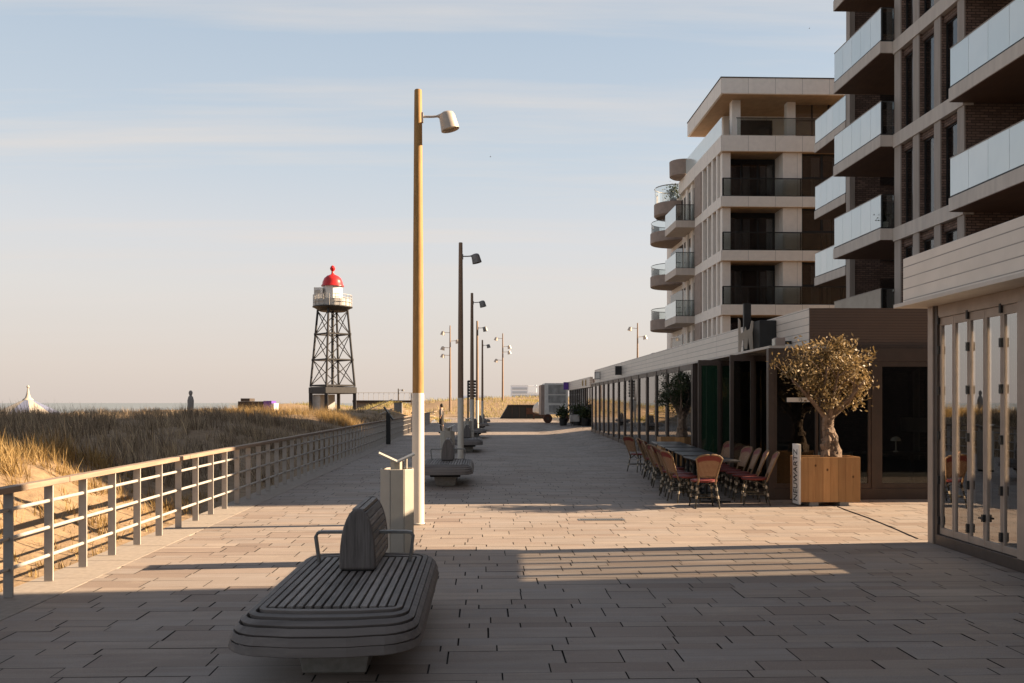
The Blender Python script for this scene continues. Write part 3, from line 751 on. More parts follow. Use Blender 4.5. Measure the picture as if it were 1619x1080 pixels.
# ------------------------------------------------------------------ olive trees and planters
def make_planter():
    t = thing('wooden_planter', '', 'planter', (0, 0, 0), 'pine planters on the terrace')
    mb = MB(); n = 8; w = .51
    for i in range(n):
        a = -w + 2 * w * i / n; b = -w + 2 * w * (i + 1) / n
        for s in (-1, 1):
            mb.box(a + .0012, b - .0012, s * (.26 - .022), s * .26, .07, .83)
            if i % 2 == 0:
                a2, b2 = -.236 + .118 * (i // 2), -.236 + .118 * (i // 2 + 1)
                mb.box(s * (w - .022), s * w, a2 + .0012, b2 - .0012, .07, .83)
    mb.build('side_boards', 'planter', t, bev=.002)
    MB().box(-w + .025, w - .025, -.236, .236, .72, .79).build('soil', 'soil', t)
    for (a, b) in ((-.35, -.2), (.17, .32)):
        MB().box(a, b, -.24, .24, 0, .069).build('skid', 'concrete', t)
    return t
def make_olive(leaf):
    t = thing('olive_tree', '', 'tree', (0, 0, 0), 'olive trees in planters')
    mb = MB(); rs = random.Random(5)
    tr = [(0, 0, 0), (.02, 0, .12), (.0, .01, .3), (-.035, .0, .5), (-.02, .02, .68), (.0, .02, .82)]
    def gnarl(pts, rad, n):
        P_, R_ = [], []
        for i in range(len(pts) - 1):
            for q in range(5):
                f = q / 5; p = Vector(pts[i]).lerp(Vector(pts[i + 1]), f); r = rad[i] + (rad[i + 1] - rad[i]) * f
                P_.append(p + Vector((rs.gauss(0, .012), rs.gauss(0, .012), 0))); R_.append(r * rs.uniform(.86, 1.14))
        P_.append(Vector(pts[-1])); R_.append(rad[-1]); mb.tube(P_, R_, n, True, .13)
    gnarl(tr, [.175, .16, .13, .11, .10, .11], 15)
    gnarl([(.12, -.04, 0), (.10, -.06, .22), (.02, -.03, .55)], [.10, .09, .06], 9)
    gnarl([(-.13, -.03, 0), (-.12, -.05, .2), (-.05, -.02, .5), (-.10, 0, .8)], [.09, .09, .065, .06], 9)
    ends = []
    for k in range(11):
        a = 2 * PI * k / 11 + rs.uniform(-.3, .3); el = rs.uniform(.45, 1.25); L = rs.uniform(.5, .95)
        d = Vector((math.cos(a) * math.cos(el), math.sin(a) * math.cos(el), math.sin(el)))
        p0 = Vector((0, .02, rs.uniform(.62, .82))); p1 = p0 + d * L * .5 + Vector((rs.uniform(-.08, .08), rs.uniform(-.08, .08), .05)); p2 = p0 + d * L + Vector((0, 0, .1))
        mb.tube([p0, p1, p2], [.055, .035, .018], 7, True, .1)
        for q in range(4):
            e = p2 + Vector((rs.gauss(0, .22), rs.gauss(0, .22), rs.uniform(-.02, .4))); s0 = p1.lerp(p2, rs.uniform(.2, 1))
            mb.tube([s0, s0.lerp(e, .5) + Vector((0, 0, .04)), e], [.014, .009, .004], 5, False); ends.append(e)
    mb.build('trunk', 'bark', t, True)
    lb = MB()
    NX = .86
    cl = []
    lobes = [(-.52, -.05, 1.30, .30, .36, .25), (-.26, .1, 1.72, .30, .36, .30), (.12, -.1, 1.84, .30, .36, .26), (.50, 0, 1.58, .34, .38, .30), (.74, .1, 1.26, .20, .3, .22), (.42, -.15, 1.10, .24, .30, .18), (.02, 0, 1.40, .34, .40, .30), (-.74, .05, 1.58, .14, .2, .14), (-.32, -.2, 1.04, .20, .26, .16), (.72, 0, 1.74, .14, .2, .12), (.12, -.1, .98, .16, .2, .12)]
    for (lx, ly, lz, ax, ay, az_) in lobes:
        for _ in range(int(62 * (ax * ay * az_) ** .66 / .25)):
            v = Vector((rs.gauss(0, 1), rs.gauss(0, 1), rs.gauss(0, 1))).normalized() * rs.random() ** .34
            cl.append(Vector(((lx + v.x * ax) * NX + .03, ly + v.y * ay, lz + v.z * az_)))
    cl += [e + Vector((rs.gauss(0, .05), rs.gauss(0, .05), rs.gauss(0, .05))) for e in ends for _ in (0, 1)]
    for p in cl:
        sz = rs.uniform(.045, .10)
        dirn = Vector((rs.gauss(0, .5), rs.gauss(0, .5), rs.uniform(-.2, 1))).normalized()
        for _ in range(rs.randint(14, 30)):
            o = p + Vector((rs.gauss(0, sz), rs.gauss(0, sz), rs.gauss(0, sz)))
            a = (dirn + Vector((rs.gauss(0, .7), rs.gauss(0, .7), rs.gauss(0, .6)))).normalized(); L = rs.uniform(.055, .095); w = L * .2
            b = a.cross(Vector((rs.gauss(0, 1), rs.gauss(0, 1), rs.gauss(0, 1)))).normalized() * w
            lb.add([o, o + a * L * .5 + b, o + a * L, o + a * L * .5 - b], [(0, 1, 2, 3)])
    me = lb.build('crown', leaf, t)
    return t
p0 = make_planter(); p0.location = (5.90, 15.06, 0)
p0['label'] = 'long pine plank planter holding the sunlit olive tree'
o0 = make_olive('olive'); o0.scale = (.88, .9, 1); o0.location = (6.0, 15.1, .74); o0.rotation_euler = (0, 0, .3)
o0['label'] = 'sunlit golden olive tree with gnarled trunk in the pine planter'
dup(p0, (5.25, 23.6, hgt(5.25, 23.6)), 0, 'pine planter half hidden behind the cafe chairs, holding the shaded olive tree')
o1 = make_olive('darkleaf'); o1.location = (5.35, 23.6, .74); o1.scale = (.9, .8, .86); o1.rotation_euler = (0, 0, 2.1)  # darker leaf colour than the sunlit tree, its shade painted in
o1['label'] = 'dark shaded olive tree behind the row of cafe chairs'
t = thing('name_board', 'narrow upright white board with dark vertical lettering on the planter side', 'sign', (5.37, 15, 0))
MB().box(5.352, 5.387, 14.79, 15.10, .03, 1.05).build('board', 'white', t, bev=.003)
lt = text_mesh('lettering', 'NEUWARTZ', .20, 'black', t, (5.35, 14.945, .52), (0, 0, 0), .002)
lt.rotation_euler = Matrix(((0, 0, -1), (0, 1, 0), (1, 0, 0))).to_euler() if False else Matrix(((0, 0, -1), (0, 1, 0), (1, 0, 0))).to_euler()
lt.scale = (.80, 1.35, 1)

# ------------------------------------------------------------------ cafe terrace: tables and chairs
def make_chair():
    t = thing('bistro_chair', '', 'chair', (0, 0, 0), 'woven bistro chairs around the terrace tables')
    # sitter faces +Y, the back stands at -Y
    mb = MB(); n = 24
    prof = [(.205, .43), (.22, .44), (.22, .462), (.2, .47)]
    mb.lathe(prof, (0, .01, 0), n, sy=1.0); mb.build('seat', 'chair_red', t, True)
    def bp(u, z): return (u, -.20 - .17 * (z - .46) / .44, z)
    top = []
    for k in range(13):
        u = -1 + 2 * k / 12; z = .90 - .055 * u * u * u * u - .012 * u * u; top.append((.215 * u, z))
    # woven panel
    vs, fs = [], []
    rows = 8
    for j in range(rows + 1):
        f = j / rows
        for k in range(13):
            u = -1 + 2 * k / 12; zt = top[k][1] - .01; z = .53 + (zt - .53) * f
            hw = .15 + .06 * f
            x_, y_, z_ = bp(hw * u, z); vs.append((x_, y_ - .03 * (1 - u * u), z_))
    vs2 = [(a, b + .012, c) for a, b, c in vs]
    nn = len(vs)
    for j in range(rows):
        for k in range(12):
            q = (j * 13 + k, j * 13 + k + 1, (j + 1) * 13 + k + 1, (j + 1) * 13 + k)
            fs.append(q); fs.append(tuple(i + nn for i in q)[::-1])
    for k in range(12):
        fs.append((k, nn + k, nn + k + 1, k + 1)); b_ = rows * 13; fs.append((b_ + k, b_ + k + 1, nn + b_ + k + 1, nn + b_ + k))
    for j in range(rows):
        for k in (0, 12): fs.append((j * 13 + k, (j + 1) * 13 + k, nn + (j + 1) * 13 + k, nn + j * 13 + k))
    mb = MB(); mb.v = vs + vs2; mb.f = fs; back = mb.build('backrest', 'weave', t, True)
    mb = MB()
    vs, fs = [], []
    for (f) in (.76, .88, .985):
        for k in range(13):
            u = -1 + 2 * k / 12; zt = top[k][1] - .01; z = .53 + (zt - .53) * f; hw = .15 + .06 * f
            x_, y_, z_ = bp(hw * u, z); vs.append((x_, y_ - .03 * (1 - u * u) - .004, z_))
    for j in range(2):
        for k in range(12): fs.append((j * 13 + k, j * 13 + k + 1, (j + 1) * 13 + k + 1, (j + 1) * 13 + k))
    vs2 = [(a, b + .020, c) for a, b, c in vs]; nn = len(vs); fs += [tuple(i + nn for i in f)[::-1] for f in fs]
    mb.v = vs + vs2; mb.f = fs; mb.build('red_band', 'chair_red', back, True)
    mb = MB()
    pts = [bp(-.145, .40)] + [bp(-.15, .53), bp(-.185, .72)] + [bp(x, z) for x, z in top] + [bp(.185, .72), bp(.15, .53), bp(.145, .40)]
    pts = [(x, y - .03 * max(0, 1 - (x / .21) ** 2) if z > .8 else y, z) for x, y, z in pts]
    mb.tube(pts, .016, 7); mb.tube([bp(-.15, .53), (0, -.26, .525), bp(.15, .53)], .011, 6)
    mb.build('back_frame', 'chair_wood', t, True)
    for (sx, sy) in ((-1, -1), (1, -1), (-1, 1), (1, 1)):
        top_ = (sx * .15, sy * .15, .44); bot = (sx * .2, sy * .21 - (.02 if sy < 0 else 0), 0)
        mb = MB(); mb.tube([bot, top_], [.012, .015], 7); lg = mb.build('leg', 'chair_leg', t, True)
        for f in (.42, .72): 
            c = Vector(bot).lerp(Vector(top_), f); d = (Vector(top_) - Vector(bot)).normalized() * .026
            MB().tube([c - d, c + d], .0205, 7).build('binding', 'chair_wrap', lg, True)
    mb = MB(); z = .19
    q = [(-.178, -.19, z), (.178, -.19, z), (.178, .184, z), (-.178, .184, z), (-.178, -.19, z)]
    for i in range(4): mb.tube([q[i], q[i + 1]], .009, 6)
    for s in (-1, 1):
        mb.tube([(s * .17, -.17, .32), (0, -.175, .42)], .008, 6).tube([(s * .17, -.17, .32), (s * .165, 0, .42)], .008, 6)
    mb.build('stretcher', 'chair_leg', t, True)
    return t
c0 = make_chair(); c0.location = (3.72, 14.72, 0)
c0['label'] = 'red and cream woven bistro chair with its back to the camera, at the table end'
for i in range(10):
    y = 15.5 + i * .62 + random.uniform(-.06, .06); x = 3.52 + .105 * (y - 15.5) + random.uniform(-.06, .06)
    dup(c0, (x, y, 0), -PI / 2 + random.uniform(-.3, .25), 'woven bistro chair on the promenade side of the tables, %s from the camera' % ORD[i])
dup(c0, (4.0, 22.4, 0), -PI / 2 + .5, 'woven bistro chair standing apart at the far end of the terrace')
for i in range(11):
    y = 15.1 + i * .6 + random.uniform(-.06, .06); x = min(4.66 + .085 * (y - 15.1), 5.12) + random.uniform(-.05, .05)
    dup(c0, (x, y, 0), PI / 2 + random.uniform(-.25, .3), 'woven bistro chair on the pavilion side of the tables, %s from the camera' % ORD[i])
def make_table():
    t = thing('terrace_table', '', 'table', (0, 0, 0), 'dark terrace tables in a row')
    MB().box(-.36, .36, -.62, .62, .725, .755).build('table_top', 'table', t, bev=.006)
    for s in (-.34, .34):
        MB().lathe([(.035, .03), (.03, .72)], (0, s, 0), 10).build('pedestal', 'black', t, True)
        mb = MB(); mb.box(-.26, .26, s - .03, s + .03, .0, .03).box(-.03, .03, s - .22, s - .031, 0, .03).box(-.03, .03, s + .031, s + .22, 0, .03); mb.build('foot', 'black', t, bev=.006)
    return t
tb = make_table(); tb.location = (4.10, 15.75, 0); tb['label'] = 'dark terrace table nearest the camera, behind the red backed chair'
for i, y in enumerate([17.35, 18.95, 20.5, 22.0]):
    dup(tb, (4.10 + .09 * (y - 15.75), y, 0), -.08, 'dark terrace table between the chair rows, %s from the camera' % ORD[i + 1])

# ------------------------------------------------------------------ glazed kiosk on the right edge
K = thing('glazed_kiosk', 'low kiosk with beige board fascia and folding glass doors at right edge', 'kiosk', (5.63, 10.95, 0))
K.rotation_euler = (0, 0, math.radians(-1.6))
KX, KY = 5.63, 10.95
MB().box(KX - .33, KX + .78, KY - 14, KY + .02, 3.0, 3.56).build('fascia', 'fascia', K, bev=.004)
MB().box(KX - .40, KX + .80, KY - 14, KY + .14, 2.95, 2.998).build('roof_edge', 'ledge', K, bev=.004)
MB().box(KX - .02, KX + .12, KY - 13.9, KY - .20, .0, .13).build('sill', 'frame', K, bev=.004)
MB().box(KX - .03, KX + .14, KY - .13, KY, 0, 2.948).build('corner_post', 'framelight', K, bev=.004)
MB().box(KX - .01, KX + .10, KY - .20, KY - .132, 0, 2.948).build('corner_jamb', 'frame', K)
MB().box(KX, KX + .10, KY - 13.9, KY - .202, 2.80, 2.948).build('head_beam', 'framelight', K)
yy = KY - .205; pw = .345
for i in range(5):
    y1 = yy - i * pw; y0 = y1 - pw
    fr = MB(); f = .038
    fr.box(KX + .02, KX + .065, y0 + .003, y0 + f, .135, 2.797).box(KX + .02, KX + .065, y1 - f, y1 - .003, .135, 2.797)
    fr.box(KX + .02, KX + .065, y0 + f, y1 - f, .135, .215).box(KX + .02, KX + .065, y0 + f, y1 - f, 2.70, 2.797)
    d = fr.build('folding_door', 'framelight', K, bev=.003)
    MB().box(KX + .038, KX + .046, y0 + f - .004, y1 - f + .004, .21, 2.705).build('glass_pane', 'pane', d)
    if i in (0, 2, 4):
        h = MB()
        yh = y1 if i else y1
        for z in (.25, .75, 1.3, 1.85, 2.35, 2.72): MB().box(KX - .008, KX + .02, yh - .018, yh + .018, z, z + .10).build('hinge', 'black', d)
    if i == 3:
        h = MB(); h.box(KX - .012, KX + .02, y1 - .02, y1 + .02, .42, .50).tube([(KX - .02, y1 - .04, .46), (KX - .02, y1 + .05, .46)], .012, 6); h.build('handle', 'black', d)
ye = yy - 5 * pw
MB().box(KX - .02, KX + .12, ye - .14, ye - .002, .13, 2.80).build('door_post', 'framelight', K, bev=.004)
y1 = ye - .142
for i in range(8):
    y0 = y1 - 1.2
    MB().box(KX + .02, KX + .07, y0, y0 + .08, .13, 2.80).build('mullion', 'framelight', K)
    MB().box(KX + .04, KX + .05, y0 + .08, y1, .13, 2.80).build('window_pane', 'mirrorpane', K)
    y1 = y0
MB().box(KX + .13, KX + .77, KY - 13.8, ye - .15, .0, 2.94).build('kitchen_core', 'interior', K)
MB().box(KX + .70, KX + .82, ye - .15, KY - .02, .0, 1.24).build('back_parapet', 'frame', K)
MB().box(KX + .14, KX + .69, ye - .14, KY - .02, .004, .02).build('floor', 'kerb', K)
# reception furniture seen through the glass
t = thing('high_stool', 'rattan seat with dark legs behind the glass of the kiosk doors', 'stool', (6.02, 10.25, .02))
MB().lathe([(.20, .78), (.24, .80), (.23, .92), (.18, .93)], (6.02, 10.25, 0), 16).build('seat', 'chair_wood', t, True)
for a in range(4):
    an = PI / 4 + a * PI / 2
    MB().tube([(6.02 + .16 * math.cos(an), 10.25 + .16 * math.sin(an), .79), (6.02 + .22 * math.cos(an), 10.25 + .24 * math.sin(an), .022)], .012, 6).build('leg', 'black', t, True)

# ------------------------------------------------------------------ long restaurant pavilion
P2 = thing('restaurant_pavilion', 'long low restaurant pavilion with glazed bays and beige board fascia', 'pavilion', (5.95, 15.9, 0))
YE = 46.6
def gx(y): return 5.22 + (y - 15.85) * (.60 / 30.7)      # line of the glass front
MB().box(5.95, 6.25, 15.93, YE, 2.79, 3.48).build('fascia', 'fascia', P2, bev=.004)
MB().box(5.952, 14, 15.90, 15.928, 2.79, 3.475).build('end_fascia', 'fasciabrown', P2)
MB().box(6.26, 14, 15.94, YE - .02, 3.1, 3.3).build('roof', 'taupe', P2)
mb = MB(); mb.add([(gx(15.84) - .02, 15.84, 2.74), (gx(YE) - .05, YE, 2.74), (6.3, YE, 2.74), (6.3, 15.84, 2.74), (gx(15.84) - .02, 15.84, 2.785), (gx(YE) - .05, YE, 2.785), (6.3, YE, 2.785), (6.3, 15.84, 2.785)],
                  [(0, 3, 2, 1), (4, 5, 6, 7), (0, 1, 5, 4), (1, 2, 6, 5), (2, 3, 7, 6), (3, 0, 4, 7)])
mb.build('roof_edge', 'ledge', P2)
MB().box(6.31, 14, 15.94, YE - .02, 2.72, 2.78).build('ceiling', 'interior', P2)
MB().box(5.3, 14, 16.02, 27, .01, .05).build('floor', 'soffit', P2)
MB().box(13.9, 14, 16.0, YE, 0, 2.72).build('back_wall', 'interior', P2)
MB().box(6.7, 13.9, 27, 27.2, 0, 2.72).build('partition_wall', 'interior', P2)
MB().box(6.15, 13.9, YE - .2, YE - .05, hgt(7, YE) - .1, 2.73).build('far_wall', 'frame', P2)
# near end wall: glazed screens and doors facing the camera
yw = 15.85
MB().box(gx(yw) - .06, gx(yw) + .05, yw - .06, yw + .06, 0, 2.738).build('corner_post', 'frame', P2, bev=.004)
MB().box(gx(yw) + .052, 14, yw - .04, yw + .04, 2.50, 2.738).build('end_beam', 'frame', P2)
MB().box(6.302, 14, yw - .02, yw + .085, 2.74, 2.788).build('light_gap_filler', 'frame', P2)  # filler added to stop sun leaking between end beam and fascia
MB().box(gx(yw) + .052, 14, yw - .05, yw + .05, 0, .20).build('end_plinth', 'frame', P2, bev=.004)
xs_ = [gx(yw) + .052, 6.05, 7.06, 7.34, 8.45, 9.6]
for a, b, dd in [(5.275, 6.08, 0), (6.12, 7.05, 0), (7.17, 8.2, 1), (8.24, 9.3, 1)]:
    fr = MB(); f = .085 if dd else .05
    fr.box(a, a + f, yw - .03, yw + .03, .202, 2.498).box(b - f, b, yw - .03, yw + .03, .202, 2.498).box(a + f, b - f, yw - .03, yw + .03, .202, .29).box(a + f, b - f, yw - .03, yw + .03, 2.41, 2.498)
    d = fr.build('glazed_door' if dd else 'glazed_screen', 'frame', P2, bev=.003)
    MB().box(a + f - .005, b - f + .005, yw - .005, yw + .005, .28, 2.42).build('glass_pane', 'doorpane', d)
MB().box(7.055, 7.165, yw - .045, yw + .045, .202, 2.498).build('door_post', 'frame', P2)
# promenade side bays
ycur = 22.2; i = 0
bays = []
while ycur < YE - .5:
    w = 1.74; bays.append((ycur, min(ycur + w, YE - .1))); ycur += w
for (a, b) in bays:
    xa, xb = gx(a), gx(b); h0 = hgt(xa, a)
    MB().box(xa - .05, xa + .09, a - .10, a + .07, h0 - .05, 2.738).build('bay_post', 'frame', P2)
    mb = MB(); mb.box(xa + .0, xa + .06, a + .072, b - .102, h0 - .05, h0 + .16).box(xa, xa + .06, a + .072, b - .102, 2.60, 2.738)
    mb.box(xa, xa + .06, a + .072, a + .12, h0 + .162, 2.598).box(xa, xa + .06, b - .15, b - .102, h0 + .162, 2.598)
    w_ = mb.build('bay_window', 'frame', P2)
    MB().box(xa + .025, xa + .035, a + .072, b - .102, h0 + .16, 2.60).build('glass_pane', 'mirrorpane', w_)
    if a > 22 and random.random() < .75:
        cm = MB(); cy = a + .09; vs = []
        pts = [(xa + .22 + .035 * math.sin(k * 1.25), a + .1 + (b - a - .2) * k / 40) for k in range(41)]
        vs = [(x, y, h0 + .08) for x, y in pts] + [(x, y, 2.6) for x, y in pts]
        cm.add(vs, [(k, k + 1, 42 + k, 41 + k) for k in range(40)]); cm.build('curtain', 'curtain', w_)
MB().box(gx(YE) - .05, gx(YE) + .10, YE - .12, YE, .2, 2.738).build('bay_post', 'frame', P2)
# opened door leaves standing square to the front
for (x0, x1, y, mt) in [(4.80, 5.30, 19.5, 'greenpane'), (5.30, 5.78, 19.62, 'greenpane'), (4.92, 5.40, 17.4, 'doorpane'), (5.40, 5.9, 17.5, 'doorpane')]:
    fr = MB(); f = .07
    fr.box(x0, x0 + f, y, y + .05, .06, 2.70).box(x1 - f, x1, y, y + .05, .06, 2.70).box(x0 + f, x1 - f, y, y + .05, .06, .16).box(x0 + f, x1 - f, y, y + .05, 2.58, 2.70)
    d = fr.build('open_door_leaf', 'frame', P2)
    MB().box(x0 + f - .004, x1 - f + .004, y + .02, y + .03, .15, 2.59).build('glass_pane', mt, d)
for yv in (18.4, 20.9, 22.1): MB().box(gx(yv), gx(yv) + .1, yv - .04, yv + .04, .03, 2.738).build('front_post', 'frame', P2)
# things on the pavilion
t = thing('house_number_plate', 'white house number plate on the dark glass left of the sunlit olive', 'sign', (5.72, 15.79, 1.78))
MB().box(5.50, 5.93, 15.795, 15.81, 1.765, 1.845).build('plate', 'white', t)
text_mesh('number', '19', .075, 'black', t, (5.74, 15.793, 1.805), (PI / 2, 0, 0), .001)
t = thing('projecting_sign', 'black upright sign with cream cutout mark rising above the beige fascia', 'sign', (5.6, 18.2, 2.79))
MB().box(5.45, 5.60, 18.25, 18.33, 2.80, 3.82).build('mast_board', 'black', t, bev=.004)
MB().box(5.60, 5.944, 17.7, 18.25, 2.80, 3.42).build('letter_box', 'black', t, bev=.01)
mb = MB()
mb.prism([(5.29, 2.80), (5.34, 2.80), (5.37, 3.05), (5.40, 3.05), (5.43, 2.86), (5.47, 2.86), (5.49, 3.10), (5.55, 2.80), (5.60, 2.80), (5.58, 3.2), (5.62, 3.42), (5.57, 3.45), (5.53, 3.28), (5.46, 3.24), (5.44, 3.32), (5.41, 3.22), (5.34, 3.18), (5.33, 3.45), (5.29, 3.5)], 18.1, 18.14, 'Y')
mb.build('cutout_mark', 'cream', t)
t = thing('floodlight', 'small bronze floodlight fixed to the beige fascia', 'floodlight', (5.8, 16.9, 2.95))
MB().box(5.62, 5.80, 16.75, 16.95, 2.83, 3.0).build('housing', 'taupe', t, bev=.01)
MB().box(5.60, 5.618, 16.77, 16.93, 2.85, 2.98).build('lens', 'lens', t)
MB().box(5.80, 5.948, 16.82, 16.88, 2.88, 2.94).build('bracket', 'black', t)
for (y, lab) in [(37.6, 'small black box sign on the fascia, nearer of the two'), (44.5, 'small black box sign at the far end of the beige fascia')]:
    t = thing('box_sign', lab, 'sign', (5.9, y, 2.85), 'box signs on the fascia')
    MB().box(5.68, 5.947, y - .07, y + .07, 2.94, 3.32).build('case', 'black', t, bev=.01)
    MB().box(5.70, 5.93, y - .074, y - .071, 2.97, 3.29).build('face', 'white' if y > 40 else 'black', t)
# interior pieces glimpsed through the doors
for (x, y, lab) in [(7.1, 18.0, 'white mushroom table lamp on the table behind the left glass door'), (8.35, 17.6, 'white mushroom table lamp behind the right glass door')]:
    t = thing('table_lamp', lab, 'lamp', (x, y, .80), 'white mushroom lamps inside the restaurant')
    MB().lathe([(.05, .76), (.05, .775), (.012, .79), (.012, .98)], (x, y, 0), 12).build('stem', 'lampshade', t, True)
    MB().lathe([(.10, .98), (.095, 1.02), (.06, 1.06), (.01, 1.075)], (x, y, 0), 14).build('shade', 'lampshade', t, True)
    t = thing('dining_table', 'dark dining table inside, under the %s mushroom lamp' % ('left' if x < 8 else 'right'), 'table', (x, y, .05), 'dining tables inside the restaurant')
    MB().box(x - .55, x + .55, y - .4, y + .4, .72, .758).build('table_top', 'dim', t, bev=.005)
    for sx in (-.48, .48):
        for sy in (-.33, .33): MB().box(x + sx - .03, x + sx + .03, y + sy - .03, y + sy + .03, .052, .719).build('leg', 'dim', t)
t = thing('tub_chair', 'rounded pale tub chair inside the left glass door', 'chair', (6.85, 17.1, .05))
MB().lathe([(.28, .34), (.33, .40), (.33, .46), (.26, .48)], (6.85, 17.1, 0), 18).build('seat', 'curtain', t, True)
mb = MB(); vs = []
for k in range(15):
    a = PI + PI * k / 14
    for r, z in ((.36, .42), (.38, .78), (.33, .80), (.31, .42)): vs.append((6.85 + r * math.cos(a), 17.1 + r * math.sin(a), z))
mb.add(vs, [(k * 4 + q, k * 4 + (q + 1) % 4, (k + 1) * 4 + (q + 1) % 4, (k + 1) * 4 + q) for k in range(14) for q in range(4)] + [(0, 1, 2, 3), (56, 59, 58, 57)])
mb.build('backrest', 'curtain', t, True)
for a in range(4): MB().tube([(6.85 + .22 * math.cos(a * PI / 2 + .8), 17.1 + .22 * math.sin(a * PI / 2 + .8), .052), (6.85 + .2 * math.cos(a * PI / 2 + .8), 17.1 + .2 * math.sin(a * PI / 2 + .8), .36)], .018, 6).build('leg', 'dim', t)

# far pavilion
P3 = thing('far_pavilion', 'distant dark glazed pavilion with pale fascia and gold sign', 'pavilion', (7, 56.5, 0))
MB().box(6.9, 7.1, 56.5, 72, 2.76, 3.42).build('fascia', 'fascia', P3)
MB().box(7.1, 14, 56.5, 72, 2.9, 3.3).build('roof', 'taupe', P3)
MB().box(7.3, 13.8, 56.8, 71.8, .1, 2.74).build('wall', 'interior', P3)
for k in range(12):
    y = 56.7 + k * 1.27
    MB().box(7.05, 7.15, y - .04, y + .04, .1, 2.755).build('bay_post', 'frame', P3)
    MB().box(7.09, 7.10, y + .05, y + 1.22, .3, 2.755).build('window_pane', 'darkglass', P3)
mb = MB(); mb.lathe([(.16, 0), (.22, 0), (.22, .03), (.16, .03)], (6.86, 58.6, 3.1), 16, Matrix.Rotation(PI / 2, 3, 'Y'), False)
mb.lathe([(.16, 0), (.22, 0), (.22, .03), (.16, .03)], (6.86, 60.4, 3.1), 16, Matrix.Rotation(PI / 2, 3, 'Y'), False); mb.build('gold_emblem', 'gold', P3)
MB().box(6.5, 6.89, 70.3, 70.5, 2.8, 3.4).build('box_sign', 'purple', P3)

# ------------------------------------------------------------------ brick tower with glass balconies
T = thing('brick_apartment_tower', 'tall brown brick apartment tower with beige bands and frosted glass balconies', 'building', (13, 18, 0))
FL = [4.28, 7.25, 10.2, 13.15, 16.1, 19.05, 22.0]; ZT = 25
MB().box(13.25, 30, 23.44, 27.5, 0, ZT).box(14.6, 30, 18, 23.439, 0, ZT).build('wall', 'brick', T)
MB().box(16.2, 30, 27.501, 34.0, 0, ZT).build('rear_wall', 'brick', T)
MB().box(14.5, 30, 34.001, 34.3, 0, ZT).box(16.7, 30, 34.301, 39.5, 0, ZT).box(19.95, 30, 39.501, 46.8, 0, ZT).box(21.5, 30, 46.801, 50.2, 0, ZT).build('north_wall', 'brick', T)  # the two farthest boxes are unseen wings added to shade the dunes
MB().box(14.29, 14.498, 33.96, 34.3, 0, ZT).build('corner_column', 'beige', T)
PR = [(27.08, 27.48), (25.93, 26.29), (24.69, 25.04), (23.44, 23.79)]
for (a, b) in PR:
    MB().box(13.03, 13.249, a, b, 0, ZT).build('pier', 'brick', T)
    MB().box(12.99, 13.028, a + .002, b - .002, 0, ZT).build('pier_facing', 'beige', T)
for z in FL + [1.3]:
    MB().box(12.95, 13.247, 23.43, 27.5, z - .42, z).build('floor_band', 'beigeslab', T, bev=.005)
    for (a, b) in ((26.29, 27.08), (25.04, 25.93), (23.79, 24.69)):
        zt = z + 2.52
        MB().box(13.10, 13.248, a, b, zt - .22, zt).build('lintel', 'brick', T)
        mb = MB(); f = .045
        mb.box(13.16, 13.2, a + .002, a + f, z + .002, zt - .222).box(13.16, 13.2, b - f, b - .002, z + .002, zt - .222).box(13.16, 13.2, a + f, b - f, z + .002, z + .05).box(13.16, 13.2, a + f, b - f, zt - .27, zt - .222)
        w_ = mb.build('window', 'black', T)
        MB().box(13.18, 13.19, a + f, b - f, z + .05, zt - .27).build('pane', 'darkglass', w_)
def balcony(T, x0, x1, y0, y1, z, zth=.36, near_ret=True, ret_to=None, npan=5, soff='soffit', solid=False):
    s = MB().box(x0, x1, y0, y1, z - zth, z).build('balcony', 'beigeslab', T, bev=.006)
    MB().box(x0 + .03, x1 - .01, y0 + .03, y1 - .03, z - zth - .012, z - zth - .002).build('soffit_boards', soff, s)
    L = (y1 - y0 - .06) / npan
    for k in range(npan):
        a = y0 + .03 + k * L
        if solid: break
        MB().box(x0 + .03, x0 + .045, a + .006, a + L - .006, z + .05, z + 1.06).build('glass_panel', 'frost', s)
    MB().box(x0 + .02, x0 + .055, y0 + .02, y1 - .02, z + .002, z + .048).build('base_rail', 'black', s)
    MB().box(x0 + .02, x0 + .055, y0 + .02, y1 - .02, z + 1.062, z + 1.085).build('top_rail', 'beige', s)
    if near_ret:
        r = ret_to or x1
        MB().box(x0 + .06, r, y0 + .03, y0 + .045, z + .05, z + 1.06).build('side_panel', 'midglass', s)
        MB().box(x0 + .048, x0 + .09, y0 + .02, y0 + .06, z, z + 1.06).box(x0 + .09, r, y0 + .025, y0 + .05, z + .002, z + .048).box(x0 + .09, r, y0 + .025, y0 + .05, z + 1.062, z + 1.085).build('side_rail', 'black', s)
    return s
for z in FL:
    s_ = balcony(T, 12.55, 16.2, 27.51, 31.25, z, ret_to=12.98, solid=z == FL[0])
    if 5 < z < 14: balcony(T, 14.75, 16.69, 35.5, 38.85, z + .05, ret_to=16.4)
    if z > 5: balcony(T, 12.55, 14.59, 18.02, 24.05 if False else 23.42, z, npan=6, near_ret=False)
    MB().box(15.5, 16.05, 33.93, 33.99, z + .02, z + 2.3).build('side_window', 'darkglass', T)
    MB().box(16.10, 16.19, 28.5, 30.8, z + .02, z + 2.3).build('balcony_door', 'darkglass', T)
    for yv in (19.2, 21.4):
        MB().box(14.55, 14.598, yv, yv + 1.3, z + .02, z + 2.2).build('balcony_door', 'darkglass', T)
MB().box(12.575, 12.615, 27.55, 31.2, FL[0] + .05, FL[0] + 1.06).build('solid_parapet', 'cream', T)
t = thing('balcony_plant', 'small dark potted plant on a brick tower balcony corner', 'plant', (12.8, 27.75, FL[1]))
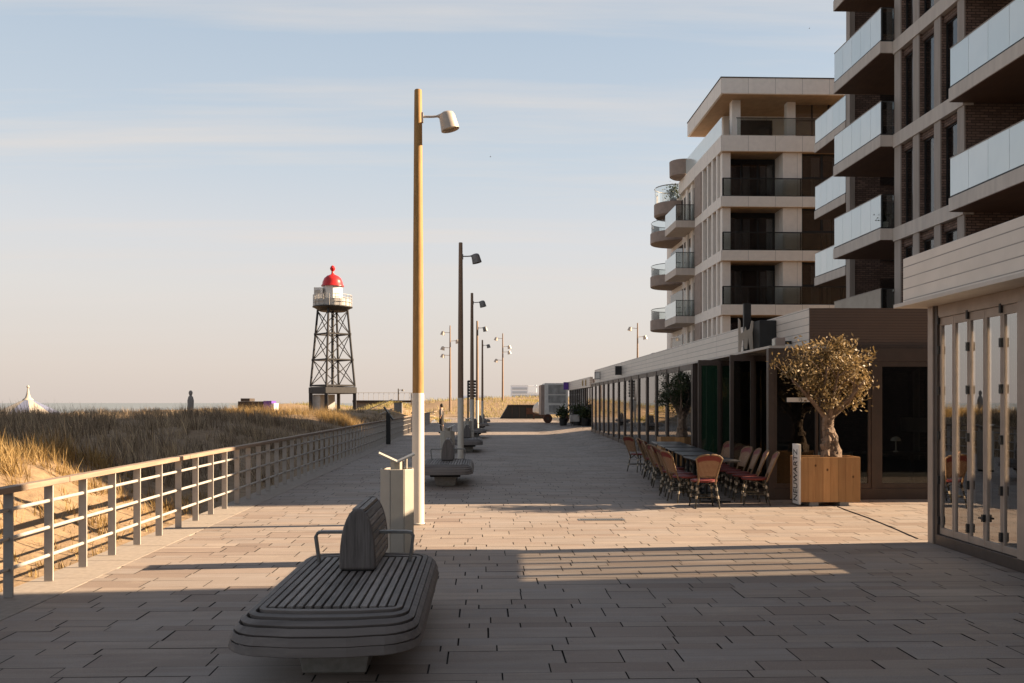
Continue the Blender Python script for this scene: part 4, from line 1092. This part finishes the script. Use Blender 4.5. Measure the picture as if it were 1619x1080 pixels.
MB().lathe([(.09, 0), (.12, .24)], (12.8, 27.75, FL[1] + .002), 10).build('pot', 'white', t)
mb = MB()
for _ in range(160):
    p = Vector((12.8 + random.gauss(0, .09), 27.75 + random.gauss(0, .09), FL[1] + .38 + random.gauss(0, .09))); a = Vector((random.gauss(0, 1), random.gauss(0, 1), random.gauss(.3, 1))).normalized() * .09
    b = a.cross(Vector((random.gauss(0, 1), random.gauss(0, 1), random.gauss(0, 1)))).normalized() * .025
    mb.add([p, p + a * .5 + b, p + a, p + a * .5 - b], [(0, 1, 2, 3)])
mb.build('foliage', 'darkleaf', t)

# neighbouring block of the same estate, to the right of and behind the viewpoint: it throws the foreground shade
S_ = thing('brick_apartment_block', 'brown brick apartment block beyond the right picture edge', 'building', (13, -30, 0))
MB().box(13, 30, -30, 9.75, 0, 24).build('wall', 'brick', S_)
for z in FL: MB().box(12.93, 12.998, -30, 9.75, z - .4, z).build('floor_band', 'beigeslab', S_)

# ------------------------------------------------------------------ pale apartment block
W = thing('pale_apartment_block', 'pale panelled apartment block with overhanging roof and dark glass balustrades', 'building', (15.25, 56, 0))
WF = [4.55, 8.03, 11.5, 14.95, 18.83]
MB().box(15.55, 34, 58.2, 74, 0, 18).build('wall', 'white_panel', W)
MB().box(20, 34, 74.001, 80, 0, 18).build('shade_wing', 'white_panel', W)  # hidden wing added to keep the sun off the dune scrub
MB().box(16.6, 34, 60.4, 66, 18.84, 21.5).build('penthouse_wall', 'white_panel', W)
for i, z in enumerate(WF):
    th = 1.0 if i == 4 else .66
    mb = MB(); mb.box(15.25, 34, 56, 58.199, z - th, z).box(15.25, 15.549, 58.201, 63, z - th, z)
    sl = mb.build('floor_slab', 'white_panel', W, bev=.006)
    MB().box(15.4, 33.9, 56.15, 58.19, z - th - .014, z - th - .003).build('soffit_boards', 'white_wood', sl)
    # balustrade along the camera side
    if i < 4:
        mb = MB(); mb.box(15.4, 33, 56.08, 56.10, z + .06, z + 1.12); mb.build('balustrade_glass', 'midglass', sl)
        mb = MB(); mb.box(15.38, 33, 56.06, 56.12, z + 1.122, z + 1.19).box(15.38, 33, 56.06, 56.12, z + .004, z + .058).box(15.34, 15.398, 56.06, 56.12, z + .004, z + 1.16)
        for xx in (15.40, 17.0, 18.7, 20.4, 22.1, 23.8): mb.box(xx, xx + .05, 56.102, 56.15, z + .06, z + 1.12)
        mb.build('balustrade_rail', 'black', sl)
    else:
        MB().box(16.3, 33, 56.08, 56.10, z + .06, z + 1.12).build('balustrade_glass', 'midglass', sl)
        MB().box(16.25, 33, 56.06, 56.12, z + 1.122, z + 1.16).build('balustrade_rail', 'black', sl)
        MB().box(15.30, 15.32, 56.06, 66, z + .04, z + 1.16).build('balustrade_glass', 'frost', sl)
    top = WF[i + 1] - (1.0 if i == 3 else .66) if i < 4 else 21.5
    if i < 4:
        MB().box(15.42, 15.95, 56.35, 56.9, z, top).build('corner_pier', 'white_panel', W)
        MB().box(19.33, 20.55, 56.25, 58.1, z, top).build('facade_pier', 'white_panel', W)
        # deep loggia glazing
        mb = MB()
        for xx in (15.96, 17.05, 18.15, 19.2): mb.box(xx, xx + .12, 57.82, 57.95, z, top - .35)
        mb.box(15.96, 19.33, 57.80, 57.96, z, z + .1)
        mb.box(15.96, 19.33, 57.85, 57.95, top - .348, top)
        g = mb.build('window', 'black', W); MB().box(16.04, 19.3, 57.89, 57.90, z, top - .35).build('pane', 'darkglass', g)
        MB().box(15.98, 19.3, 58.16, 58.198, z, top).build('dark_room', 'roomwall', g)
        for (a, b) in random.sample([(16.06, 16.5), (16.7, 17.1), (17.25, 17.7), (18.4, 18.75), (18.8, 19.22)], 3): MB().box(a, b, 57.99, 58.03, z, top - .4).build('curtain', 'netcurtain', g)
        mb = MB()
        for xx in (20.56, 21.9, 23.2, 24.5, 25.8): mb.box(xx, xx + .11, 56.46, 56.6, z, top)
        for zz_ in (z, z + 1.25, top - .12): mb.box(20.56, 25.8, 56.47, 56.59, zz_, zz_ + .11)
        g = mb.build('window', 'black', W); MB().box(20.6, 25.8, 56.54, 56.55, z, top).build('pane', 'darkglass', g)
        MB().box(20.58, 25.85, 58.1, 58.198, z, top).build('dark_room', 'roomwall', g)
        for (a, b) in random.sample([(20.65, 21.2), (21.3, 21.85), (22.0, 22.6), (22.7, 23.15)], 2): MB().box(a, b, 56.66, 56.70, z, top - .2).build('curtain', 'netcurtain', g)
        MB().box(25.9, 33.9, 56.5, 58.1, z, top).build('wall_panel', 'white_panel', W)
        # slim fins and windows along the promenade side
        for (a, b) in ((57.05, 57.35), (58.2, 58.55), (59.4, 59.75), (60.75, 61.1)):
            MB().box(15.28, 15.549, a, b, z, top).build('fin', 'white_panel', W)
        for (a, b) in ((56.9, 57.05), (57.35, 58.2), (58.55, 59.4), (59.75, 60.75)):
            MB().box(15.50, 15.54, a + .003, b - .003, z, top).build('pane', 'sidepane', W)
        MB().box(15.2, 15.548, 61.1, 62.9, z, top).build('taupe_pier', 'taupe', W)
        # stack of projecting balconies further on
    zz = z
    if i < 4:
        s_ = MB().box(14.0, 15.54, 63.6, 67.4, zz - .5, zz).build('balcony', 'beigeslab', W, bev=.006)
        MB().box(14.03, 14.05, 63.63, 67.37, zz + .03, zz + 1.12).build('glass_panel', 'frost', s_)
        MB().box(14.06, 15.5, 63.62, 63.64, zz + .04, zz + 1.12).build('side_panel', 'midglass', s_)
        MB().box(14.02, 15.5, 63.60, 63.66, zz + 1.122, zz + 1.16).box(14.02, 15.5, 63.60, 63.66, zz + .003, zz + .038).box(14.02, 14.058, 63.60, 63.66, zz + .04, zz + 1.12).build('side_rail', 'black', s_)
        for (a, b) in ((63.4, 64.3), (65.0, 65.9), (66.6, 67.4)): MB().box(15.49, 15.545, a, b, zz + .02, zz + 2.5).build('pane', 'sidepane', W)
        for (a, b) in ((64.4, 64.9), (66.0, 66.5)): MB().box(15.40, 15.548, a, b, zz, zz + 2.9).build('fin', 'white_panel', W)
    # rounded balconies at the seaward end
    if i < 4:
        mb = MB(); mb.lathe([(1.95, -.55), (2.0, -.5), (2.0, .28), (1.9, .28), (1.9, 0), (.02, 0)], (15.45, 70.2, zz), 32)
        r_ = mb.build('round_balcony', 'taupe', W, True)
        gb = MB(); vs = []
        for k in range(25):
            a = PI / 2 + PI * k / 24; vs += [(15.45 + 1.93 * math.cos(a), 70.2 + 1.93 * math.sin(a), zz + .28), (15.45 + 1.93 * math.cos(a), 70.2 + 1.93 * math.sin(a), zz + 1.12)]
        gb.add(vs, [(2 * k, 2 * k + 2, 2 * k + 3, 2 * k + 1) for k in range(24)]); gb.build('curved_glass', 'midglass', r_)
        mb = MB(); mb.tube([(15.45 + 1.93 * math.cos(PI / 2 + PI * k / 24), 70.2 + 1.93 * math.sin(PI / 2 + PI * k / 24), zz + 1.14) for k in range(25)], .025, 6); mb.build('curved_rail', 'black', r_)
        MB().box(15.50, 15.545, 68.0, 72.3, zz + .3, zz + 2.5).build('pane', 'sidepane', W)
mb = MB(); mb.lathe([(.80, 0), (1.0, .12), (1.02, 1.25), (.92, 1.25), (.92, 1.05), (.02, 1.05)], (15.3, 67.0, 18.84), 28); mb.build('round_planter', 'taupe', W, True)
MB().box(15.25, 15.549, 63.001, 68.2, 17.83, 18.83).build('floor_slab', 'white_panel', W)
mb = MB(); mb.lathe([(1.45, -.75), (1.6, -.6), (1.6, .3), (1.5, .3), (1.5, 0), (.02, 0)], (15.3, 70.0, 17.2), 28); rt_ = mb.build('round_terrace', 'taupe', W, True)
gb = MB(); vs = []
for k in range(25):
    a = PI * .4 + PI * 1.2 * k / 24; vs += [(15.3 + 1.54 * math.cos(a), 70.0 + 1.54 * math.sin(a), 17.5), (15.3 + 1.54 * math.cos(a), 70.0 + 1.54 * math.sin(a), 18.75)]
gb.add(vs, [(2 * k, 2 * k + 2, 2 * k + 3, 2 * k + 1) for k in range(24)]); gb.build('curved_glass', 'midglass', rt_)
mb = MB(); mb.tube([(15.3 + 1.54 * math.cos(PI * .4 + PI * 1.2 * k / 24), 70.0 + 1.54 * math.sin(PI * .4 + PI * 1.2 * k / 24), 18.78) for k in range(25)], .04, 6); mb.build('curved_rail', 'galv', rt_)
MB().box(15.25, 34, 56, 65.3, 21.5, 22.5).build('roof', 'white_panel', W, bev=.01)
MB().box(15.4, 33.9, 56.15, 65.2, 21.485, 21.497).build('roof_soffit', 'white_wood', W)
MB().box(15.22, 34.02, 55.97, 65.33, 22.502, 22.56).build('roof_capping', 'dim', W)
MB().box(16.3, 16.85, 57.2, 57.8, 18.84, 21.48).build('column', 'white_panel', W); MB().box(20.0, 20.55, 57.4, 58.0, 18.84, 21.48).build('column', 'white_panel', W)
mb = MB()
for xx in (20.6, 21.8, 22.9, 24.1): mb.box(xx, xx + .08, 57.9, 58.0, 18.84, 21.48)
mb.box(20.68, 24.1, 57.9, 58.0, 20.4, 20.47); g = mb.build('window', 'black', W); MB().box(20.65, 24.1, 57.94, 57.95, 18.84, 21.48).build('pane', 'darkglass', g)
mb = MB(); mb.box(17.0, 20.0, 60.36, 60.395, 18.86, 21.2); mb.build('pane', 'darkglass', W)
mb = MB(); mb.tube([(22.0, 58, 22.56), (22.0, 58, 23.0), (33, 58, 23.0)], .03, 6); mb.tube([(15.5, 57, 22.9), (15.5, 65, 22.9)], .025, 6)
for k in range(6): mb.tube([(15.5, 57 + k * 1.6, 22.56), (15.5, 57 + k * 1.6, 22.9)], .025, 6)
mb.build('roof_rail', 'galv', W)
t = thing('terrace_plant', 'dark bushy potted plant on the round upper terrace of the pale block', 'plant', (14.9, 69.4, 17.2))
MB().lathe([(.2, 0), (.28, .5)], (15.0, 69.0, 17.202), 12).build('pot', 'dim', t)
mb = MB()
for _ in range(300):
    p = Vector((15.0 + random.gauss(0, .22), 69.0 + random.gauss(0, .22), 18.25 + random.gauss(0, .34))); a = Vector((random.gauss(0, 1), random.gauss(0, 1), random.gauss(.3, 1))).normalized() * .22
    b = a.cross(Vector((random.gauss(0, 1), random.gauss(0, 1), random.gauss(0, 1)))).normalized() * .05
    mb.add([p, p + a * .5 + b, p + a, p + a * .5 - b], [(0, 1, 2, 3)])
mb.build('foliage', 'darkleaf', t)

# ------------------------------------------------------------------ lighthouse
LX, LY = -13.4, 80
L = thing('lattice_lighthouse', 'red domed white lantern on a black lattice lighthouse among the dunes', 'lighthouse', (LX, LY, .3))
rot = math.radians(39)
def corner(k, hw): 
    a = rot + PI / 4 + k * PI / 2; return Vector((LX + hw * 1.414 * math.cos(a), LY + hw * 1.414 * math.sin(a), 0))
# scale so that the lattice narrows upward
zb, zt = 3.2, 10.1; hb, ht = 1.43, .96
def cpt(k, z): 
    f = (z - zb) / (zt - zb); p = corner(k, hb + (ht - hb) * f); p.z = z; return p
for k in range(4):
    MB().tube([cpt(k, zb), cpt(k, zt)], .10, 8).build('leg', 'lh_steel', L, True)
lv = [zb + .1, 5.6, 7.9, zt - .1]
mb = MB()
for a in range(3):
    for k in range(4):
        k2 = (k + 1) % 4
        mb.tube([cpt(k, lv[a]), cpt(k2, lv[a + 1])], .042, 6).tube([cpt(k2, lv[a]), cpt(k, lv[a + 1])], .042, 6)
        mb.tube([cpt(k, lv[a]), cpt(k2, lv[a])], .075, 6)
        if a: mb.lathe([(.02, -.15), (.14, -.1), (.14, .1), (.02, .15)], tuple(cpt(k, lv[a])), 8)
mb.build('cross_bracing', 'lh_steel', L)
mb = MB(); mb.lathe([(.13, zb), (.13, zt)], (LX, LY, 0), 12); mb.build('stair_shaft', 'lh_steel', L, True)
mb = MB(); mb.lathe([(2.1, 2.55), (2.2, 2.62), (2.2, 3.12), (2.0, 3.18)], (LX, LY, 0), 4, phase=rot + PI / 4); mb.build('base_deck', 'lh_steel', L)
for k in range(4):
    p = corner(k, 1.42); mb = MB(); mb.box(p.x - .14, p.x + .14, p.y - .14, p.y + .14, .1, 2.6); mb.build('base_column', 'lh_steel', L)
MB().lathe([(1.05, .1), (1.05, 2.5)], (LX - .9, LY + .5, 0), 4, phase=rot + PI / 4).build('base_room', 'lh_grey', L)
MB().lathe([(1.15, 9.95), (1.62, 10.25), (1.78, 10.3), (1.78, 10.38), (.3, 10.38)], (LX, LY, 0), 24).build('gallery', 'lh_steel', L)
mb = MB(); n = 20
for z in (10.75, 11.1, 11.38): mb.tube([(LX + 1.72 * math.cos(2 * PI * k / n), LY + 1.72 * math.sin(2 * PI * k / n), z) for k in range(n + 1)], .025, 5)
for k in range(n): mb.tube([(LX + 1.72 * math.cos(2 * PI * k / n), LY + 1.72 * math.sin(2 * PI * k / n), 10.38), (LX + 1.72 * math.cos(2 * PI * k / n), LY + 1.72 * math.sin(2 * PI * k / n), 11.38)], .025, 5)
mb.build('gallery_rail', 'lh_grey', L)
mb = MB(); mb.lathe([(1.66, 10.40), (1.66, 11.0), (1.62, 11.0), (1.62, 10.40)], (LX, LY, 0), 24, cap=False); mb.build('gallery_screen', 'lh_grey', L)
MB().lathe([(.86, 10.38), (.86, 12.2)], (LX, LY, 0), 8, phase=.2).build('lantern_room', 'lh_white', L)
MB().box(LX - 1.5, LX - .75, LY - .9, LY + .4, 10.39, 12.0).build('lantern_annex', 'lh_white', L)
MB().box(LX - 1.42, LX - .95, LY - .93, LY - .902, 11.5, 11.78).build('annex_window', 'lh_grey', L)
MB().lathe([(1.02, 12.2), (1.0, 12.28), (.92, 12.38), (.88, 12.62), (.74, 12.92), (.5, 13.14), (.2, 13.26), (.12, 13.35), (.10, 13.55), (.2, 13.68), (.24, 13.82), (.17, 13.98), (.06, 14.08)], (LX, LY, 0), 28).build('dome', 'red', L, True)

# ------------------------------------------------------------------ beach things beyond the dunes
TX, TY = -30.2, 60
t = thing('pagoda_tent', 'pointed pagoda tent with blue and cream stripes behind the scrub', 'tent', (TX, TY, -.6))
prof = [(2.9, .55), (1.95, 1.12), (1.05, 1.58), (.48, 1.86), (.30, 1.95)]
for par, mt in ((0, 'cream'), (1, 'blueish')):
    mb = MB()
    for k in range(par, 10, 2):
        a0, a1 = 2 * PI * k / 10 + .2, 2 * PI * (k + 1) / 10 + .2
        vs = []
        for r, z in prof: vs += [(TX + r * math.cos(a0), TY + r * math.sin(a0), z), (TX + r * math.cos(a1), TY + r * math.sin(a1), z)]
        mb.add(vs, [(2 * i, 2 * i + 1, 2 * i + 3, 2 * i + 2) for i in range(len(prof) - 1)])
    mb.build('roof_cloth', mt, t)
MB().lathe([(.36, 1.93), (.30, 2.0), (.18, 2.1), (.10, 2.35), (.05, 2.65), (.03, 2.72), (.09, 2.78), (.08, 2.86), (.02, 2.92)], (TX, TY, 0), 12).build('finial', 'cream', t, True)
MB().lathe([(2.5, -1.2), (2.5, .5)], (TX, TY, 0), 10, phase=.2).build('wall_cloth', 'cream', t)
SX, SY = -19.5, 60
t = thing('stone_statue', 'slim grey standing statue against the sea beyond the scrub', 'statue', (SX, SY, .2))
MB().lathe([(.28, .2), (.24, .9), (.20, 1.4), (.22, 1.9), (.16, 2.15), (.08, 2.24), (.13, 2.36), (.13, 2.48), (.06, 2.58)], (SX, SY, 0), 12, sy=.7).build('figure', 'statue', t, True)
t = thing('beach_kiosk', 'small low beach kiosk with purple and white panels behind the lit grass', 'kiosk', (-22, 90, .3))
MB().box(-22.0, -21.2, 90, 92, .2, 1.95).build('purple_panel', 'purple', t)
MB().box(-21.19, -20.95, 90, 92, .2, 1.7).build('white_panel', 'white', t)
MB().box(-24.6, -22.01, 90.2, 92, .2, 1.9).build('wall', 'dim', t); MB().box(-24.3, -23.4, 90.1, 92.1, 1.91, 2.2).build('roof', 'dim', t)
t = thing('beach_footbridge', 'raised footbridge with thin railing leading to the beach right of the lighthouse', 'bridge', (-10, 88, 0))
MB().box(-12.8, -6.6, 88, 90, 1.78, 2.0).build('deck', 'dim', t); MB().box(-12.8, -9.2, 88.3, 89.7, -.3, 1.779).build('abutment', 'statue', t)
mb = MB()
for k in range(13): mb.tube([(-12.7 + k * .5, 88.05, 2.0), (-12.7 + k * .5, 88.05, 2.75)], .02, 5)
mb.tube([(-12.7, 88.05, 2.75), (-6.7, 88.05, 2.75)], .025, 5); mb.build('railing', 'lh_grey', t)
t = thing('beach_stair', 'pale timber stair slanting down the dune beside the footbridge', 'stair', (-8.4, 74, .3))
mb = MB()
for k in range(14): mb.box(-9.8 + k * .17, -9.8 + k * .17 + .2, 73.4, 74.6, .25 + k * .075, .30 + k * .075)
mb.build('treads', 'cream', t); mb = MB(); mb.tube([(-9.8, 73.4, 1.0), (-7.4, 73.4, 2.05)], .03, 6).tube([(-9.8, 73.4, .2), (-7.4, 73.4, 1.25)], .04, 6); mb.build('handrail', 'cream', t)
for (x, y, top, lab) in [(-7.9, 84, 3.1, 'thin little lamp post on the dune hump, left one'), (-7.0, 88, 2.75, 'thin little lamp post on the dune hump, right one')]:
    t = thing('path_lamp', lab, 'street lamp', (x, y, 1), 'thin path lamps on the dune hump')
    MB().tube([(x, y, .4), (x, y, top)], .05, 8).build('pole', 'dim', t, True)
    mb = MB(); mb.tube([(x, y, top - .15), (x + .35, y, top - .12)], .02, 6).lathe([(.04, .1), (.11, .05), (.13, -.1)], (x + .42, y, top - .15), 8); mb.build('lamp_head', 'lamp_dark', t)
t = thing('seaside_box', 'dark grey utility box on the dune hump beside the railing', 'box', (-7.2, 78, 1))
MB().box(-7.7, -7.0, 77.8, 78.4, .6, 1.75).build('cabinet', 'lamp_dark', t, bev=.02); MB().box(-7.74, -6.96, 77.76, 78.44, 1.752, 1.80).build('lid', 'dim', t)

# ------------------------------------------------------------------ end of the promenade
t = thing('open_skip', 'long black open skip with sloping end at the end of the promenade', 'skip', (4.8, 98, 0))
mb = MB(); mb.add([(2.0, 98, 0), (7.0, 98, 0), (7.0, 100, 0), (2.0, 100, 0), (2.9, 98, 1.52), (7.0, 98, 1.52), (7.0, 100, 1.52), (2.9, 100, 1.52)], [(0, 3, 2, 1), (0, 1, 5, 4), (1, 2, 6, 5), (2, 3, 7, 6), (3, 0, 4, 7), (4, 5, 6, 7)])
mb.build('tub', 'black', t, bev=.03)
mb = MB()
for k in range(5): mb.box(3.3 + k * .8, 3.38 + k * .8, 97.9, 97.998, .1, 1.4)
mb.box(2.8, 7.05, 97.85, 97.998, 1.42, 1.55); mb.build('ribs', 'dim', t)
mb = MB(); mb.box(4.9, 6.8, 97.86, 97.899, .5, 1.2); mb.build('rusty_panel', 'rust', t)
t = thing('rubble_sack', 'large white sack bulging beside the dark skip', 'sack', (6.1, 95, 0))
mb = MB(); mb.lathe([(.35, .55), (.62, .75), (.68, 1.15), (.55, 1.5), (.3, 1.68), (.12, 1.85)], (6.1, 95, 0), 14, sx=1.0); o_ = mb.build('bag', 'tarp', t, True)
for v in o_.data.vertices: v.co *= 1 + .08 * mno.noise(v.co * 3.0); 
mb = MB(); mb.box(5.5, 6.7, 94.5, 95.5, .40, .54)
for sx in (5.52, 6.58): mb.box(sx, sx + .1, 94.5, 94.6, 0, .399).box(sx, sx + .1, 95.4, 95.5, 0, .399)
mb.build('pallet', 'rust', t)
t = thing('market_trailer', 'tall pale trailer with grey printed side and brown wheels near the far pavilion', 'trailer', (5.8, 76, 0))
MB().box(5.4, 7.4, 76, 79.5, .75, 3.45).build('box_body', 'white', t, bev=.03)
MB().box(5.1, 5.398, 76.3, 79.3, .72, 3.3).build('rear_door', 'taupe', t)
for (a, b, c_, d_) in ((5.7, 7.2, 2.5, 3.3), (5.7, 7.2, 1.75, 2.4), (5.75, 6.7, .95, 1.55)): MB().box(a, b, 75.97, 75.998, c_, d_).build('printed_panel', 'photoboard', t)
for xx in (5.45, 6.9): 
    w_ = MB().lathe([(.12, -.1), (.38, -.1), (.40, 0), (.38, .1), (.12, .1)], (xx + .2, 75.9, .40), 18, Matrix.Rotation(PI / 2, 3, 'X')).build('wheel', 'rust', t, True)
    MB().lathe([(.01, -.12), (.14, -.12), (.14, .12), (.01, .12)], (xx + .2, 75.9, .40), 12, Matrix.Rotation(PI / 2, 3, 'X')).build('hub', 'dim', w_)
t = thing('cargo_bicycle', 'dark cargo bicycle parked before the far pavilion', 'bicycle', (6.2, 60, .1))
hb_ = hgt(6.2, 58)
for yy in (58.2, 59.5):
    w_ = MB().lathe([(.29, -.02), (.34, -.02), (.34, .02), (.29, .02)], (6.05, yy, hb_ + .34), 20, Matrix.Rotation(PI / 2, 3, 'Y'), False).build('wheel', 'black', t)
mb = MB(); mb.tube([(6.05, 58.2, hb_ + .34), (6.05, 58.5, hb_ + .85), (6.05, 59.2, hb_ + .8), (6.05, 59.5, hb_ + .34)], .025, 6).tube([(6.05, 58.5, hb_ + .85), (6.05, 58.9, hb_ + .35), (6.05, 59.2, hb_ + .8)], .025, 6).tube([(5.8, 58.45, hb_ + 1.05), (6.3, 58.45, hb_ + 1.05)], .02, 6).tube([(6.05, 58.4, hb_ + .8), (6.05, 58.45, hb_ + 1.05)], .02, 6)
mb.build('frame', 'black', t); MB().box(5.75, 6.35, 57.5, 58.0, hb_ + .3, hb_ + .75).build('cargo_box', 'photoboard', t, bev=.02)
MB().box(5.98, 6.12, 59.1, 59.35, hb_ + .88, hb_ + .94).build('saddle', 'black', t, bev=.02)
for k, (x, y, s, lab) in enumerate([(5.7, 62, 1.0, 'dark potted shrub left of the cargo bicycle before the far pavilion'), (6.6, 60.8, 1.15, 'dark potted shrub right behind the cargo bicycle'), (6.75, 57.6, .8, 'low dark potted shrub at the near corner of the far pavilion')]):
    t = thing('potted_shrub', lab, 'plant', (x, y, .1), 'potted shrubs before the far pavilion')
    h0 = hgt(x, y)
    MB().lathe([(.24, 0), (.30, .5), (.28, .52), (.25, .45)], (x, y, h0), 12).build('pot', 'black', t)
    mb = MB(); mb.tube([(x, y, h0 + .4), (x + .03, y, h0 + .9)], .03, 6); mb.build('stem', 'bark', t)
    mb = MB()
    for _ in range(420):
        p = Vector((x + random.gauss(0, .2 * s), y + random.gauss(0, .2 * s), h0 + .5 + .4 * s + random.gauss(0, .2 * s))); a = Vector((random.gauss(0, 1), random.gauss(0, 1), random.gauss(.3, 1))).normalized() * .2
        b = a.cross(Vector((random.gauss(0, 1), random.gauss(0, 1), random.gauss(0, 1)))).normalized() * .05
        mb.add([p, p + a * .5 + b, p + a, p + a * .5 - b], [(0, 1, 2, 3)])
    mb.build('foliage', 'darkleaf', t)
# far town
def far_block(x0, x1, y, z1, lab, nf):
    t = thing('distant_building', lab, 'building', (x0, y, 0), 'distant buildings on the horizon')
    MB().box(x0, x1, y, y + 14, -1, z1).build('wall', 'farconc', t)
    for f in range(nf):
        z = 2.5 + (z1 - 3.5) * f / nf
        MB().box(x0 + .6, x1 - .6, y - .15, y - .02, z + .4, z + (z1 - 3.5) / nf * .75).build('window_band', 'farglass', t)
far_block(20.6, 32.4, 620, 14.2, 'square grey blue distant building left of the trailer', 4)
far_block(33.5, 44, 660, 9.5, 'low wide distant building right of the square one', 2)
far_block(-16, 4, 700, 7.5, 'low grey distant building between the lamp posts', 2)
t = thing('distant_crane', 'thin distant crane mast above the low building', 'crane', (43, 700, 0))
mb = MB(); mb.tube([(43, 700, 0), (43, 700, 16)], .35, 6).tube([(36, 700, 15), (47, 700, 15.5)], .25, 6); mb.build('mast', 'farconc', t)

# small birds far up
for (u, lab) in [((1.9, 200, 57.3), 'tiny distant bird high in the sky right of the lamp head'), ((93.5, 250, 108.7), 'tiny distant bird in the sky left of the brick tower')]:
    t = thing('bird', lab, 'bird', u, 'tiny birds in the sky')
    x, y, z = u
    mb = MB(); mb.lathe([(.01, -.2), (.05, -.08), (.06, .05), (.03, .16), (.01, .22)], u, 8, Matrix.Rotation(PI / 2, 3, 'Y'))
    for s in (-1, 1): mb.add([(x - .06, y, z), (x + .08, y, z), (x + .02, y + s * .35, z + .16), (x - .03, y + s * .35, z + .15)], [(0, 1, 2, 3)])
    mb.build('body', 'dim', t)

# ------------------------------------------------------------------ light, sky, camera
EL = math.radians(26.2); AZ = math.atan2(.085, 1.0)       # sun stands to the right, a little ahead
sdir = Vector((math.cos(EL) * math.cos(AZ), math.cos(EL) * math.sin(AZ), math.sin(EL)))
sun = bpy.data.lights.new('sun', 'SUN'); sun.energy = 5.0; sun.angle = math.radians(.5); sun.color = (1.0, .765, .52)
so = bpy.data.objects.new('sun', sun); COL.objects.link(so); so.rotation_euler = (-sdir).to_track_quat('-Z', 'Y').to_euler(); so.location = (40, 5, 30)
w = bpy.data.worlds.new('World'); scene.world = w; w.use_nodes = True
nt = w.node_tree; nt.nodes.clear()
out = nt.nodes.new('ShaderNodeOutputWorld'); bg = nt.nodes.new('ShaderNodeBackground'); bg.inputs[1].default_value = .06
sky = nt.nodes.new('ShaderNodeTexSky'); sky.sky_type = 'NISHITA'; sky.sun_disc = False
sky.sun_elevation = EL; sky.sun_rotation = PI / 2 - AZ; sky.air_density = 1.0; sky.dust_density = 2.2; sky.ozone_density = 1.0; sky.altitude = 0
tc = nt.nodes.new('ShaderNodeTexCoord')
sp = nt.nodes.new('ShaderNodeSeparateXYZ'); nt.links.new(tc.outputs['Generated'], sp.inputs[0])
# thin cirrus: project the view direction on a flat layer high above
mx = nt.nodes.new('ShaderNodeMath'); mx.operation = 'MAXIMUM'; nt.links.new(sp.outputs[2], mx.inputs[0]); mx.inputs[1].default_value = .0
adz = nt.nodes.new('ShaderNodeMath'); adz.operation = 'ADD'; nt.links.new(mx.outputs[0], adz.inputs[0]); adz.inputs[1].default_value = .06
dv = nt.nodes.new('ShaderNodeVectorMath'); dv.operation = 'DIVIDE'
cz = nt.nodes.new('ShaderNodeCombineXYZ')
for i in range(3): nt.links.new(adz.outputs[0], cz.inputs[i])
nt.links.new(tc.outputs['Generated'], dv.inputs[0]); nt.links.new(cz.outputs[0], dv.inputs[1])
mp = nt.nodes.new('ShaderNodeMapping'); mp.inputs['Scale'].default_value = (.30, 2.3, 0); mp.inputs['Rotation'].default_value = (0, 0, .16); nt.links.new(dv.outputs[0], mp.inputs[0])
n1 = noise(nt, mp.outputs[0], .9, 7, .58)
hfade = nt.nodes.new('ShaderNodeMapRange'); nt.links.new(sp.outputs[2], hfade.inputs[0]); hfade.inputs[1].default_value = .03; hfade.inputs[2].default_value = .22; hfade.inputs[3].default_value = .0; hfade.inputs[4].default_value = 1.0
cl = ramp(nt, n1, [(.47, (0, 0, 0)), (.60, (.45, .45, .45)), (.72, (1, 1, 1))])
hz = nt.nodes.new('ShaderNodeMapRange'); nt.links.new(sp.outputs[2], hz.inputs[0]); hz.inputs[1].default_value = 0; hz.inputs[2].default_value = .5
haze = ramp(nt, hz.outputs[0], [(0, (.80, .69, .615)), (.08, (.83, .73, .655)), (.24, (.83, .79, .75)), (.36, (.775, .785, .80)), (.52, (.645, .725, .80)), (.80, (.51, .62, .745)), (1, (.45, .55, .70))])
sc = nt.nodes.new('ShaderNodeVectorMath'); sc.operation = 'SCALE'; nt.links.new(haze, sc.inputs[0]); sc.inputs['Scale'].default_value = 1 / (.06 * 2 ** 1.9)
hsv = nt.nodes.new('ShaderNodeHueSaturation'); hsv.inputs['Saturation'].default_value = .75; hsv.inputs['Value'].default_value = .47; nt.links.new(sky.outputs[0], hsv.inputs['Color'])
up = nt.nodes.new('ShaderNodeMapRange'); nt.links.new(sp.outputs[2], up.inputs[0]); up.inputs[1].default_value = .42; up.inputs[2].default_value = .75; up.inputs[3].default_value = .85; up.inputs[4].default_value = .15
skyc = mix(nt, up.outputs[0], hsv.outputs[0], sc.outputs[0])
fac = nt.nodes.new('ShaderNodeMath'); fac.operation = 'MULTIPLY'; nt.links.new(cl, fac.inputs[0]); nt.links.new(hfade.outputs[0], fac.inputs[1])
cc = mix(nt, fac.outputs[0], skyc, (3.5, 3.25, 3.05))
nt.links.new(cc, bg.inputs[0]); nt.links.new(bg.outputs[0], out.inputs[0])

cam = bpy.data.cameras.new('camera'); co = bpy.data.objects.new('camera', cam); COL.objects.link(co)
cam.sensor_width = 36; cam.lens = 36 * 1400 / 1619; cam.shift_y = 97 / 1619; cam.clip_end = 60000; cam.clip_start = .1
co.location = (0, 0, 1.75); co.rotation_euler = (PI / 2, 0, -math.atan(47.5 / 1400))
scene.camera = co
vs = scene.view_settings; vs.view_transform = 'Standard'; vs.look = 'None'; vs.exposure = 1.9; vs.gamma = 1; vs.use_curve_mapping = False
scene.cycles.max_bounces = 8; scene.cycles.transparent_max_bounces = 16
